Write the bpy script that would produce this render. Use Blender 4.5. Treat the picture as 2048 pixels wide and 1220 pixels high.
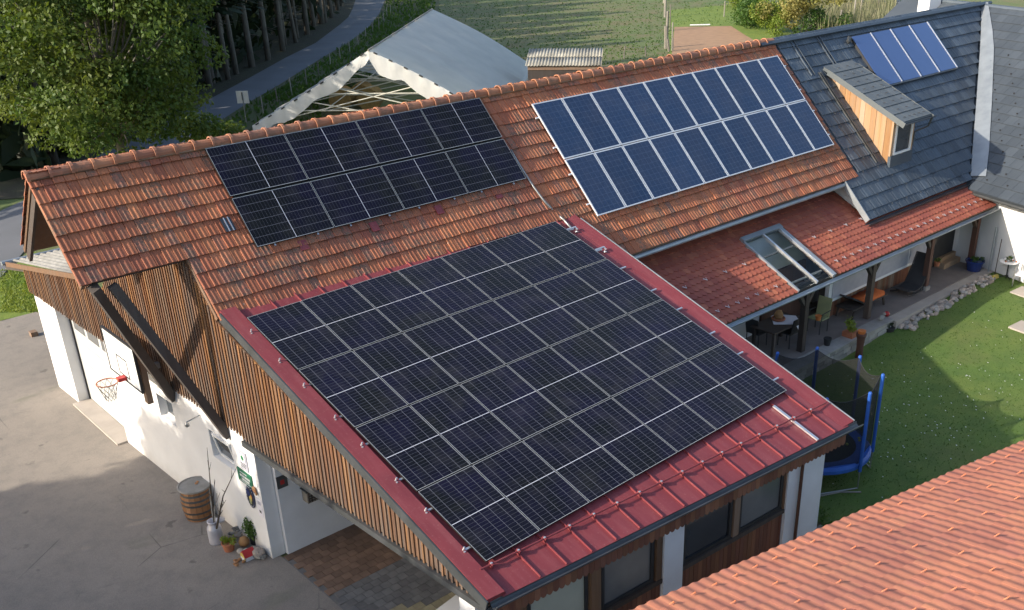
import bpy, math, random
import numpy as np
from mathutils import Vector, Matrix
random.seed(7); RNG = np.random.default_rng(11)
S = bpy.context.scene
for o in list(bpy.data.objects): bpy.data.objects.remove(o)
COL = S.collection
# ------------------------------------------------------------------ camera
# pinhole of the photograph (pixels of the 2048x1220 picture): focal length, principal point, axes
FPX, PCX, PCY = 2016.18, 1120.5, 789.9
RC = np.array([[0.73390779, -0.67897396, -0.01933175], [-0.32122513, -0.32185649, -0.89063057], [0.59849291, 0.65985056, -0.45431649]])
CAM = np.array([-5.061, -19.804, 12.490])
cd = bpy.data.cameras.new('camera'); cam = bpy.data.objects.new('camera', cd); COL.objects.link(cam); S.camera = cam
cd.sensor_width = 36.0; cd.sensor_fit = 'HORIZONTAL'; cd.lens = FPX / 2048 * 36
cd.shift_x = (1024 - PCX) / 2048; cd.shift_y = (PCY - 610) / 2048
cd.clip_start = 0.1; cd.clip_end = 2000
cam.matrix_world = Matrix(((RC[0][0], -RC[1][0], -RC[2][0], CAM[0]), (RC[0][1], -RC[1][1], -RC[2][1], CAM[1]), (RC[0][2], -RC[1][2], -RC[2][2], CAM[2]), (0, 0, 0, 1)))
S.render.resolution_x = 1024; S.render.resolution_y = 610
# ------------------------------------------------------------------ world, sun, exposure
SUN_DIR = Vector((2.05, -0.60, -1.0))            # the way the light travels
wd = bpy.data.worlds.new('World'); S.world = wd; wd.use_nodes = True
wn = wd.node_tree.nodes; wl = wd.node_tree.links
sky = wn.new('ShaderNodeTexSky'); sky.sky_type = 'NISHITA'; sky.sun_disc = False
sky.sun_elevation = math.asin(-SUN_DIR.normalized().z); sky.sun_rotation = math.atan2(-SUN_DIR.x, -SUN_DIR.y)
sky.air_density = 1.0; sky.dust_density = 2.0; sky.ozone_density = 1.0
wn['Background'].inputs['Strength'].default_value = 0.15
wl.new(sky.outputs[0], wn['Background'].inputs['Color'])
sl = bpy.data.lights.new('sun', 'SUN'); sun = bpy.data.objects.new('sun', sl); COL.objects.link(sun)
sl.energy = 3.6; sl.angle = math.radians(0.6); sl.color = (1.0, 0.90, 0.76)
sun.rotation_euler = SUN_DIR.to_track_quat('-Z', 'Y').to_euler(); sun.location = (-40, 10, 40)
S.view_settings.view_transform = 'Standard'; S.view_settings.look = 'None'
S.view_settings.gamma = 1.0; S.view_settings.use_curve_mapping = False
S.view_settings.exposure = 0.95
# ------------------------------------------------------------------ pixel -> place helpers (a pixel gives a direction; the plane gives the distance)
def ray(q): return np.array([(q[0] - PCX) / FPX, (q[1] - PCY) / FPX, 1.0]) @ RC
def onP(q, n, p0):
    n = np.array(n, float); r = ray(q); return CAM + r * ((n @ (np.array(p0, float) - CAM)) / (n @ r))
def onX(q, x): return onP(q, (1, 0, 0), (x, 0, 0))
def onY(q, y): return onP(q, (0, 1, 0), (0, y, 0))
def onZ(q, z=0.0): return onP(q, (0, 0, 1), (0, 0, z))
def pix(P):
    q = (np.atleast_2d(np.array(P, float)) - CAM) @ RC.T
    return np.c_[PCX + FPX * q[:, 0] / q[:, 2], PCY + FPX * q[:, 1] / q[:, 2]]
# ------------------------------------------------------------------ materials
MATS = {}
class NT:
    def __init__(s, name):
        s.m = bpy.data.materials.new(name); s.m.use_nodes = True; s.n = s.m.node_tree.nodes; s.l = s.m.node_tree.links
        s.b = s.n['Principled BSDF']; MATS[name] = s.m
    def add(s, t, **k):
        x = s.n.new(t)
        for a, v in k.items(): setattr(x, a, v)
        return x
    def put(s, sock, v):
        if hasattr(v, 'is_output'): s.l.new(v, sock)
        else:
            if isinstance(v, (tuple, list)) and len(v) == 3 and sock.type == 'RGBA': v = (*v, 1)
            sock.default_value = v
    def math(s, op, a, b=0.0, c=None):
        x = s.add('ShaderNodeMath', operation=op); s.put(x.inputs[0], a); s.put(x.inputs[1], b)
        if c is not None: s.put(x.inputs[2], c)
        return x.outputs[0]
    def mix(s, f, a, b, mode='MIX'):
        x = s.add('ShaderNodeMix', data_type='RGBA', blend_type=mode); s.put(x.inputs[0], f); s.put(x.inputs[6], a); s.put(x.inputs[7], b); return x.outputs[2]
    def pos(s, scale=(1, 1, 1), obj=False, rot=None):
        if obj: o = s.add('ShaderNodeTexCoord').outputs['Object']
        else: o = s.add('ShaderNodeNewGeometry').outputs['Position']
        m = s.add('ShaderNodeMapping'); s.l.new(o, m.inputs[0]); m.inputs['Scale'].default_value = scale
        if rot: m.inputs['Rotation'].default_value = rot
        return m.outputs[0]
    def noise(s, vec, scale=1.0, detail=4, rough=0.55):
        x = s.add('ShaderNodeTexNoise'); s.l.new(vec, x.inputs['Vector']); x.inputs['Scale'].default_value = scale
        x.inputs['Detail'].default_value = detail; x.inputs['Roughness'].default_value = rough; return x.outputs['Fac']
    def voro(s, vec, scale=1.0, feature='F1', out='Distance'):
        x = s.add('ShaderNodeTexVoronoi', feature=feature); s.l.new(vec, x.inputs['Vector']); x.inputs['Scale'].default_value = scale; return x.outputs[out]
    def ramp(s, v, lo, hi, a=0.0, b=1.0):
        x = s.add('ShaderNodeMapRange'); s.put(x.inputs[0], v); x.inputs[1].default_value = lo; x.inputs[2].default_value = hi
        x.inputs[3].default_value = a; x.inputs[4].default_value = b; return x.outputs[0]
    def tint(s):
        a = s.add('ShaderNodeAttribute', attribute_name='tint').outputs['Fac']; r = s.add('ShaderNodeObjectInfo').outputs['Random']
        return s.math('FRACT', s.math('ADD', a, r))
    def hsv(s, col, h=0.5, sat=1.0, val=1.0):
        x = s.add('ShaderNodeHueSaturation'); s.put(x.inputs['Hue'], h); s.put(x.inputs['Saturation'], sat); s.put(x.inputs['Value'], val); s.put(x.inputs['Color'], col); return x.outputs[0]
    def bump(s, h, strength=0.3, dist=0.02):
        x = s.add('ShaderNodeBump'); x.inputs['Strength'].default_value = strength; x.inputs['Distance'].default_value = dist
        s.l.new(h, x.inputs['Height']); s.l.new(x.outputs[0], s.b.inputs['Normal'])
    def fin(s, col, rough=0.7, metal=0.0, **k):
        s.put(s.b.inputs['Base Color'], col); s.put(s.b.inputs['Roughness'], rough); s.put(s.b.inputs['Metallic'], metal)
        for a, v in k.items(): s.put(s.b.inputs[a.replace('_', ' ')], v)
        return s.m
def simple(name, c1, c2=None, scale=4.0, rough=0.7, metal=0.0, bump=0.0, bscale=30.0, tint=0.0, stretch=(1, 1, 1), obj=False, **k):
    t = NT(name); p = t.pos(stretch, obj)
    c2 = c2 or tuple(x * 0.75 for x in c1)
    f = t.ramp(t.noise(p, scale, 5), 0.32, 0.68)
    col = t.mix(f, c1, c2)
    if tint > 0: col = t.hsv(col, 0.5, 1.0, t.ramp(t.tint(), 0, 1, 1 - tint, 1 + tint))
    if bump > 0: t.bump(t.noise(p, bscale, 4), bump, 0.02)
    return t.fin(col, rough, metal, **k)
def M_clay(name, ca, cb, cc, lichen=1.0, dirt=(0.10, 0.085, 0.06), west=False, vspread=0.25):
    t = NT(name); p = t.pos()
    ti = t.tint(); ti2 = t.math('FRACT', t.math('MULTIPLY', ti, 7.13))
    col = t.mix(ti, ca, cb); col = t.mix(t.ramp(ti2, 0.72, 1.0), col, cc)
    col = t.mix(t.ramp(t.noise(p, 0.55, 4), 0.35, 0.7), col, t.hsv(col, 0.49, 0.95, 0.72))
    col = t.hsv(col, 0.5, 1.0, t.ramp(ti2, 0, 1, 1 - vspread, 1 + vspread * 0.6))
    if lichen > 0:
        big = t.noise(p, 0.9, 3); fine = t.noise(p, 14.0, 5, 0.65)
        # whole tiles gone dark with growth, in patches
        k = t.math('MULTIPLY', t.ramp(t.math('ADD', t.math('MULTIPLY', ti2, 0.45), big), 0.66, 0.86), t.ramp(fine, 0.36, 0.58))
        if west: k = t.math('MULTIPLY', k, t.ramp(t.add('ShaderNodeSeparateXYZ').outputs[0], 0, 1, 1, 1)) if False else k
        col = t.mix(t.math('MULTIPLY', k, 0.75 * lichen), col, dirt)
        v = t.voro(p, 5.5); s = t.math('MULTIPLY', t.ramp(v, 0.10, 0.06), t.ramp(t.noise(p, 1.7, 2), 0.52, 0.62))
        col = t.mix(t.math('MULTIPLY', s, 0.8 * lichen), col, (0.36, 0.34, 0.27))
        sp = t.math('MULTIPLY', t.ramp(t.noise(p, 32.0, 3), 0.60, 0.70), t.ramp(t.noise(p, 2.3, 3), 0.45, 0.65))
        col = t.mix(t.math('MULTIPLY', sp, 0.8 * lichen), col, (0.06, 0.05, 0.04))
    t.bump(t.noise(p, 45, 4), 0.25, 0.01)
    return t.fin(col, 0.82)
def M_wood(name, ca, cb, cc, grey=(0.16, 0.14, 0.12), greyamt=0.5, axis='z', zfade=None, val=1.0, rough=0.8):
    t = NT(name); st = {'z': (9, 9, 0.7), 'x': (0.7, 9, 9), 'y': (9, 0.7, 9)}[axis]
    p = t.pos(st); p1 = t.pos()
    ti = t.tint(); ti2 = t.math('FRACT', t.math('MULTIPLY', ti, 5.31))
    col = t.mix(t.ramp(t.noise(p, 1.6, 5, 0.6), 0.3, 0.7), ca, cb); col = t.mix(t.ramp(ti, 0.45, 1.0), col, cc)
    g = t.math('MULTIPLY', t.ramp(t.math('ADD', t.noise(p, 0.9, 4), t.math('MULTIPLY', ti2, 0.3)), 0.5, 0.85), greyamt)
    col = t.mix(g, col, grey)
    if zfade:   # rain-weathered towards the drip end of the boards, ragged
        z = t.add('ShaderNodeSeparateXYZ'); t.l.new(p1, z.inputs[0])
        w = t.ramp(t.math('ADD', z.outputs[2], t.math('MULTIPLY', t.noise(p, 0.8, 4), 1.6)), zfade[0], zfade[1], 1, 0)
        col = t.mix(t.math('MULTIPLY', w, zfade[2]), col, grey)
    col = t.hsv(col, 0.5, 1.0, t.ramp(ti2, 0, 1, 0.72 * val, 1.25 * val))
    t.bump(t.noise(p, 3.0, 5), 0.35, 0.01)
    return t.fin(col, rough)
def M_cells(name, W, L, nc, nr, base, base2, line, lw, mid=None, margin=0.012, rough=0.18, patch=0.0):
    t = NT(name); tc = t.add('ShaderNodeTexCoord').outputs['Object']; sp = t.add('ShaderNodeSeparateXYZ'); t.l.new(tc, sp.inputs[0])
    def lines(c, off, pitch, w):
        f = t.math('FRACT', t.math('ADD', t.math('DIVIDE', t.math('SUBTRACT', c, off), pitch), 0.5))
        return t.math('LESS_THAN', t.math('MULTIPLY', t.math('ABSOLUTE', t.math('SUBTRACT', f, 0.5)), pitch), w / 2)
    cw = (W - 2 * margin) / nc; cl = (L - 2 * margin) / nr
    g = t.math('MAXIMUM', lines(sp.outputs[0], margin, cw, lw[0]), t.math('MULTIPLY', lines(sp.outputs[1], margin, cl, lw[1]), 0.62))
    rnd = t.add('ShaderNodeObjectInfo').outputs['Random']
    nz = t.noise(t.pos((1, 1, 1)), 1.3, 3)
    col = t.mix(t.ramp(nz, 0.35, 0.65), base, base2)
    if patch > 0: # polycrystalline flakes
        col = t.mix(t.ramp(t.voro(t.pos((1, 1, 1), True), 38, out='Color'), 0, 1), col, t.hsv(col, 0.5, 1.0, 1 + patch))
    col = t.hsv(col, 0.5, 1.0, t.ramp(rnd, 0, 1, 0.9, 1.12))
    col = t.mix(t.math('MULTIPLY', g, 0.8), col, line)
    if mid:
        d = t.math('LESS_THAN', t.math('ABSOLUTE', t.math('SUBTRACT', sp.outputs[1], L / 2)), mid / 2)
        col = t.mix(d, col, (0.62, 0.62, 0.66))
    dust = t.ramp(t.noise(t.pos(), 2.2, 5), 0.5, 0.85, 0, 0.05)
    col = t.mix(dust, col, (0.35, 0.33, 0.30))
    return t.fin(col, t.ramp(t.noise(t.pos(), 3, 4), 0.3, 0.7, rough * 0.8, rough * 1.3), 0.0, Specular_IOR_Level=0.22)
# material list
M_clay('clay_old', (0.40, 0.128, 0.058), (0.48, 0.180, 0.078), (0.29, 0.105, 0.066), 1.0, vspread=0.3)
M_clay('clay_ridge', (0.42, 0.17, 0.085), (0.47, 0.21, 0.11), (0.36, 0.14, 0.08), 0.7)
M_clay('clay_porch', (0.40, 0.115, 0.06), (0.36, 0.095, 0.055), (0.44, 0.14, 0.07), 0.12, vspread=0.12)
M_clay('clay_front', (0.40, 0.150, 0.093), (0.43, 0.170, 0.098), (0.35, 0.128, 0.090), 0.30, dirt=(0.33, 0.18, 0.08), vspread=0.14)
t = NT('metal_red'); p = t.pos(); c = t.mix(t.ramp(t.noise(p, 1.4, 5), 0.35, 0.7), (0.215, 0.040, 0.045), (0.175, 0.032, 0.038))
c = t.mix(t.math('MULTIPLY', t.ramp(t.noise(t.pos((7, 0.8, 1)), 1.0, 5, 0.65), 0.45, 0.75), 0.35), c, (0.30, 0.10, 0.10)); c = t.mix(t.math('MULTIPLY', t.ramp(t.noise(p, 25, 4), 0.60, 0.75), 0.4), c, (0.34, 0.17, 0.15))
t.bump(t.noise(p, 2.5, 3), 0.12, 0.03); t.fin(c, t.ramp(t.noise(p, 6, 4), 0.3, 0.7, 0.42, 0.62), Specular_IOR_Level=0.4)
simple('slate', (0.070, 0.088, 0.108), (0.050, 0.066, 0.086), 1.2, 0.48, 0.0, 0.06, 40, tint=0.28)
simple('slate_pale', (0.060, 0.071, 0.083), (0.048, 0.058, 0.069), 1.2, 0.5, 0.0, 0.06, 40, tint=0.14)
simple('slate_dormer', (0.105, 0.118, 0.122), (0.088, 0.10, 0.105), 1.2, 0.55, 0.0, 0.05, 40, tint=0.1)
simple('zinc', (0.36, 0.39, 0.41), (0.27, 0.30, 0.32), 2, 0.45, 0.45)
simple('zinc_dark', (0.10, 0.105, 0.11), (0.065, 0.07, 0.07), 2, 0.45, 0.4)
simple('alu', (0.72, 0.72, 0.72), (0.62, 0.62, 0.63), 3, 0.30, 0.75)
simple('alu_frame', (0.60, 0.60, 0.56), (0.52, 0.52, 0.49), 3, 0.4, 0.3)
simple('frame_white', (0.72, 0.73, 0.74), (0.66, 0.67, 0.68), 3, 0.4, 0.2)
simple('black', (0.02, 0.02, 0.022), (0.03, 0.03, 0.03), 3, 0.6)
simple('gap_black', (0.004, 0.004, 0.004), (0.005, 0.005, 0.005), 3, 0.9)  # near-black that paints in the shade of the panel gaps
simple('rubber', (0.03, 0.03, 0.03), None, 3, 0.8)
t = NT('plaster'); p = t.pos()
c = t.mix(t.ramp(t.noise(p, 1.1, 5), 0.35, 0.75), (0.74, 0.735, 0.73), (0.66, 0.655, 0.65))
zz = t.add('ShaderNodeSeparateXYZ'); t.l.new(p, zz.inputs[0])
spl = t.ramp(t.math('ADD', zz.outputs[2], t.math('MULTIPLY', t.noise(p, 3.0, 4), 0.5)), 0.25, 0.6, 0.55, 0.0)
c = t.mix(spl, c, (0.50, 0.48, 0.44)); t.bump(t.noise(p, 60, 4), 0.2, 0.01); t.fin(c, 0.9)
simple('plaster_shade', (0.74, 0.74, 0.75), (0.66, 0.66, 0.67), 1.5, 0.9, 0, 0.2, 60)
M_wood('boards', (0.25, 0.100, 0.034), (0.085, 0.039, 0.019), (0.35, 0.165, 0.056), (0.085, 0.072, 0.062), 0.80, 'z', (3.2, 4.8, 0.5))
M_wood('boards_red', (0.20, 0.07, 0.035), (0.13, 0.045, 0.025), (0.24, 0.10, 0.045), (0.10, 0.06, 0.045), 0.3)
M_wood('boards_dormer', (0.44, 0.235, 0.095), (0.33, 0.165, 0.065), (0.40, 0.29, 0.19), (0.30, 0.24, 0.18), 0.5, 'z', None, 0.95)
M_wood('timber_dark', (0.060, 0.042, 0.032), (0.040, 0.030, 0.025), (0.075, 0.045, 0.030), (0.07, 0.065, 0.06), 0.5)
M_wood('timber_red', (0.12, 0.05, 0.03), (0.08, 0.035, 0.025), (0.14, 0.06, 0.03), (0.08, 0.06, 0.05), 0.3)
M_wood('timber_mid', (0.22, 0.12, 0.06), (0.15, 0.08, 0.045), (0.26, 0.15, 0.08), (0.20, 0.17, 0.14), 0.5)
M_wood('timber_grey', (0.24, 0.21, 0.17), (0.17, 0.15, 0.12), (0.28, 0.25, 0.2), (0.3, 0.28, 0.25), 0.6)
M_wood('barrel_wood', (0.34, 0.16, 0.065), (0.25, 0.11, 0.045), (0.36, 0.18, 0.08), (0.22, 0.15, 0.1), 0.35)
simple('asbestos', (0.30, 0.29, 0.27), (0.20, 0.195, 0.175), 3.5, 0.9, 0, 0.3, 30)
simple('asbestos_old', (0.36, 0.34, 0.28), (0.20, 0.19, 0.16), 0.9, 0.9, 0, 0.3, 30, tint=0.25)
t = NT('glass_dark'); t.fin(t.mix(t.ramp(t.noise(t.pos(), 1.2, 3), 0.3, 0.7), (0.035, 0.045, 0.055), (0.02, 0.024, 0.03)), 0.06, 0.0, Specular_IOR_Level=0.9)
t = NT('glass_milky'); t.fin(t.mix(t.ramp(t.noise(t.pos(), 0.9, 3), 0.3, 0.7), (0.46, 0.47, 0.38), (0.36, 0.38, 0.32)), 0.25)
t = NT('glass_grey'); t.fin(t.mix(t.ramp(t.noise(t.pos(), 1.1, 3), 0.3, 0.7), (0.16, 0.165, 0.165), (0.11, 0.115, 0.12)), 0.18, Specular_IOR_Level=0.7)
t = NT('glass_clear'); t.fin((0.80, 0.86, 0.88), 0.02, 0.0, Transmission_Weight=1.0, IOR=1.12)
simple('paint_white', (0.78, 0.78, 0.77), (0.72, 0.72, 0.71), 3, 0.45)
simple('door_white', (0.47, 0.48, 0.48), (0.42, 0.43, 0.43), 1.3, 0.5)
simple('pane_grey', (0.15, 0.155, 0.16), (0.12, 0.125, 0.13), 3, 0.25)
def M_tarp(name, c1, c2, tr):
    t = NT(name); p = t.pos(); col = t.mix(t.ramp(t.noise(p, 0.8, 4), 0.35, 0.7), c1, c2); t.bump(t.noise(p, 1.8, 5), 0.35, 0.05); t.fin(col, 0.5)
    tl = t.add('ShaderNodeBsdfTranslucent'); t.put(tl.inputs[0], col); mx = t.add('ShaderNodeMixShader'); mx.inputs[0].default_value = tr
    t.l.new(t.b.outputs[0], mx.inputs[1]); t.l.new(tl.outputs[0], mx.inputs[2]); t.l.new(mx.outputs[0], t.n['Material Output'].inputs[0])
M_tarp('tarp', (0.90, 0.89, 0.86), (0.80, 0.80, 0.78), 0.60); M_tarp('tarp_white', (0.82, 0.81, 0.77), (0.70, 0.69, 0.65), 0.3)
simple('steel', (0.38, 0.38, 0.36), (0.30, 0.30, 0.28), 4, 0.4, 0.7)
simple('blue_pad', (0.022, 0.115, 0.46), (0.018, 0.085, 0.37), 3, 0.55, 0, 0.3, 25)
simple('tramp_mat', (0.012, 0.013, 0.018), None, 3, 0.8)
t = NT('net'); tr = t.add('ShaderNodeBsdfTransparent'); mx = t.add('ShaderNodeMixShader'); t.fin((0.012, 0.012, 0.013), 0.9)
mx.inputs[0].default_value = 0.74; t.l.new(tr.outputs[0], mx.inputs[1]); t.l.new(t.b.outputs[0], mx.inputs[2]); t.l.new(mx.outputs[0], t.n['Material Output'].inputs[0])
simple('terracotta', (0.42, 0.16, 0.08), (0.34, 0.12, 0.06), 6, 0.8)
simple('orange_pot', (0.62, 0.20, 0.05), (0.5, 0.15, 0.04), 6, 0.6)
simple('soil', (0.05, 0.035, 0.022), (0.03, 0.022, 0.015), 12, 0.95, 0, 0.5, 40)
simple('fabric_orange', (0.72, 0.17, 0.035), (0.60, 0.13, 0.03), 5, 0.85, 0, 0.2, 40)
simple('fabric_dark', (0.045, 0.043, 0.045), (0.035, 0.034, 0.036), 5, 0.8)
simple('fabric_green', (0.32, 0.33, 0.17), (0.26, 0.28, 0.15), 5, 0.85)
simple('cloth_white', (0.74, 0.72, 0.76), (0.68, 0.66, 0.70), 5, 0.8)
simple('ceramic_blue', (0.02, 0.04, 0.16), (0.015, 0.03, 0.12), 5, 0.15)
simple('stone_grey', (0.36, 0.34, 0.31), (0.26, 0.25, 0.23), 6, 0.9, 0, 0.5, 25, tint=0.3)
simple('stone_mix', (0.40, 0.32, 0.26), (0.30, 0.27, 0.24), 6, 0.9, 0, 0.5, 25, tint=0.4)
simple('slab', (0.33, 0.31, 0.29), (0.26, 0.25, 0.23), 3, 0.9, 0, 0.3, 40, tint=0.15)
simple('paver_brown', (0.20, 0.125, 0.085), (0.15, 0.095, 0.065), 5, 0.9, 0, 0.4, 40, tint=0.22)
simple('paver_grey', (0.17, 0.165, 0.16), (0.12, 0.12, 0.118), 5, 0.9, 0, 0.4, 40, tint=0.2)
simple('paver_yellow', (0.33, 0.29, 0.17), (0.25, 0.22, 0.14), 5, 0.9, 0, 0.4, 40, tint=0.2)
simple('milk_can', (0.55, 0.54, 0.58), (0.47, 0.46, 0.50), 5, 0.4, 0.3)
simple('red_paint', (0.45, 0.03, 0.03), None, 5, 0.5)
simple('daisy', (0.8, 0.8, 0.76), None, 5, 0.8)
simple('orange_metal', (0.55, 0.16, 0.05), (0.4, 0.1, 0.04), 9, 0.6)
simple('hay', (0.36, 0.24, 0.08), (0.24, 0.16, 0.06), 8, 0.95, 0, 0.5, 30)
simple('ball', (0.55, 0.60, 0.12), None, 8, 0.85)
simple('car_white', (0.75, 0.75, 0.74), (0.72, 0.72, 0.71), 1, 0.2, Coat_Weight=0.6)
simple('sign_green', (0.02, 0.16, 0.08), (0.015, 0.13, 0.065), 3, 0.5)
simple('sign_blue', (0.02, 0.03, 0.09), None, 3, 0.4)
simple('sign_grey', (0.42, 0.42, 0.47), (0.36, 0.36, 0.42), 5, 0.5)
simple('brown_fig', (0.40, 0.20, 0.09), None, 9, 0.7)
simple('yellow_paint', (0.62, 0.48, 0.12), None, 5, 0.6)
simple('lime', (0.32, 0.42, 0.05), None, 5, 0.7)
simple('pumpkin', (0.42, 0.24, 0.10), (0.34, 0.17, 0.07), 8, 0.8)
simple('hose', (0.30, 0.28, 0.25), None, 5, 0.6)
simple('bark_dark', (0.085, 0.07, 0.055), (0.05, 0.042, 0.035), 6, 0.95, 0, 0.6, 20, stretch=(1, 1, 0.3))
simple('bark_pale', (0.20, 0.18, 0.15), (0.11, 0.10, 0.085), 5, 0.95, 0, 0.6, 20, stretch=(1, 1, 0.3))
simple('birch', (0.50, 0.48, 0.45), (0.12, 0.11, 0.10), 9, 0.85)
def M_leaf(name, ca, cb, cc):
    t = NT(name); ti = t.add('ShaderNodeAttribute', attribute_name='tint').outputs['Fac']
    col = t.mix(ti, ca, cb); col = t.mix(t.ramp(t.noise(t.pos(), 0.6, 3), 0.45, 0.75), col, cc)
    t.fin(col, 0.55, Specular_IOR_Level=0.3)
    tl = t.add('ShaderNodeBsdfTranslucent'); t.put(tl.inputs[0], t.hsv(col, 0.49, 1.1, 1.3)); mx = t.add('ShaderNodeMixShader'); mx.inputs[0].default_value = 0.35
    t.l.new(t.b.outputs[0], mx.inputs[1]); t.l.new(tl.outputs[0], mx.inputs[2]); t.l.new(mx.outputs[0], t.n['Material Output'].inputs[0])
M_leaf('leaf_ash', (0.066, 0.112, 0.020), (0.115, 0.142, 0.025), (0.050, 0.108, 0.026))
M_leaf('leaf_green', (0.055, 0.115, 0.02), (0.085, 0.145, 0.025), (0.045, 0.10, 0.02))
M_leaf('leaf_lime', (0.16, 0.22, 0.03), (0.22, 0.26, 0.05), (0.12, 0.2, 0.03))
M_leaf('leaf_yellow', (0.30, 0.27, 0.08), (0.36, 0.30, 0.12), (0.22, 0.24, 0.06))
M_leaf('leaf_straw', (0.30, 0.27, 0.17), (0.22, 0.22, 0.12), (0.14, 0.17, 0.06))
M_leaf('needle', (0.018, 0.032, 0.014), (0.028, 0.042, 0.017), (0.014, 0.026, 0.012))
def M_grass(name, ca, cb, cc, big=0.12, mid=1.2, dry=None, dryamt=0.0):
    t = NT(name); p = t.pos()
    col = t.mix(t.ramp(t.noise(p, big, 4), 0.35, 0.65), ca, cb); col = t.mix(t.math('MULTIPLY', t.ramp(t.noise(p, mid, 5, 0.65), 0.42, 0.7), 0.8), col, cc)
    if dry: col = t.mix(t.math('MULTIPLY', t.ramp(t.noise(p, 0.35, 6, 0.7), 0.5, 0.7), dryamt), col, dry)
    f = t.noise(p, 40, 4, 0.7); col = t.hsv(col, 0.5, 1.0, t.ramp(f, 0.25, 0.75, 0.65, 1.3))
    t.bump(f, 0.6, 0.04); t.fin(col, 0.9)
M_grass('grass_lawn', (0.085, 0.150, 0.022), (0.115, 0.165, 0.028), (0.060, 0.120, 0.020), 0.5, 1.6, (0.16, 0.14, 0.05), 0.35)
M_grass('grass_field', (0.095, 0.145, 0.035), (0.135, 0.150, 0.052), (0.17, 0.150, 0.075), 0.06, 0.5, (0.20, 0.125, 0.07), 0.6)
M_grass('grass_rich', (0.14, 0.20, 0.025), (0.17, 0.22, 0.03), (0.10, 0.17, 0.025), 0.2, 1.2)
M_grass('forest_floor', (0.045, 0.036, 0.022), (0.035, 0.035, 0.018), (0.05, 0.055, 0.02), 0.3, 1.5)
M_grass('verge', (0.075, 0.085, 0.025), (0.10, 0.095, 0.035), (0.06, 0.09, 0.02), 0.3, 1.5, (0.10, 0.075, 0.05), 0.6)
t = NT('asphalt'); p = t.pos()
c = t.mix(t.ramp(t.noise(p, 0.35, 5), 0.3, 0.7), (0.225, 0.198, 0.170), (0.275, 0.240, 0.203))
c = t.mix(t.ramp(t.noise(p, 2.0, 5, 0.7), 0.45, 0.8, 0, 0.5), c, (0.12, 0.112, 0.104))
c = t.hsv(c, 0.5, 1, t.ramp(t.noise(p, 70, 3, 0.8), 0.3, 0.7, 0.72, 1.28))
c = t.mix(t.math('MULTIPLY', t.ramp(t.noise(p, 1.4, 3), 0.66, 0.70), 0.5), c, (0.06, 0.055, 0.05))
c = t.mix(t.math('MULTIPLY', t.ramp(t.noise(t.pos((0.3, 0.9, 1)), 1.0, 3), 0.62, 0.72), 0.35), c, (0.09, 0.11, 0.05))
cr = t.math('MULTIPLY', t.ramp(t.voro(t.mix(0.12, p, t.add('ShaderNodeTexNoise').outputs['Color']), 0.42, 'DISTANCE_TO_EDGE'), 0.0, 0.006, 1, 0), t.ramp(t.noise(p, 0.5, 3), 0.50, 0.60)); c = t.mix(t.math('MULTIPLY', cr, 0.6), c, (0.04, 0.04, 0.035))
c = t.mix(t.math('MULTIPLY', t.ramp(t.noise(p, 130, 2), 0.68, 0.74), 0.5), c, (0.42, 0.40, 0.37)); t.bump(t.noise(p, 90, 3), 0.5, 0.01); t.fin(c, 0.92)
simple('road', (0.155, 0.16, 0.175), (0.125, 0.13, 0.14), 0.4, 0.85, 0, 0.3, 60)
simple('concrete', (0.42, 0.37, 0.32), (0.35, 0.31, 0.27), 2.0, 0.9, 0, 0.3, 50)
simple('terrace_floor', (0.22, 0.185, 0.165), (0.17, 0.145, 0.13), 2.0, 0.85, 0, 0.3, 40)
simple('soil_field', (0.36, 0.22, 0.125), (0.29, 0.175, 0.10), 1.6, 0.95, 0, 0.7, 8)
PW, PL = 1.131, 1.731
M_cells('cells_black', PW, PL, 6, 24, (0.0075, 0.0062, 0.018), (0.0070, 0.0072, 0.0070), (0.165, 0.165, 0.19), (0.0075, 0.0040), 0.012)  # second tone puts faint reflection patches into the cell colour
M_cells('cells_blue', 0.985, 1.648, 6, 10, (0.028, 0.043, 0.082), (0.021, 0.040, 0.084), (0.11, 0.145, 0.21), (0.007, 0.009), None, 0.02, 0.16, 0.5)
t = NT('collector'); t.fin(t.mix(t.ramp(t.noise(t.pos(), 0.8, 3), 0.3, 0.7), (0.045, 0.090, 0.235), (0.055, 0.10, 0.25)), 0.12, Specular_IOR_Level=0.8)
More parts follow.
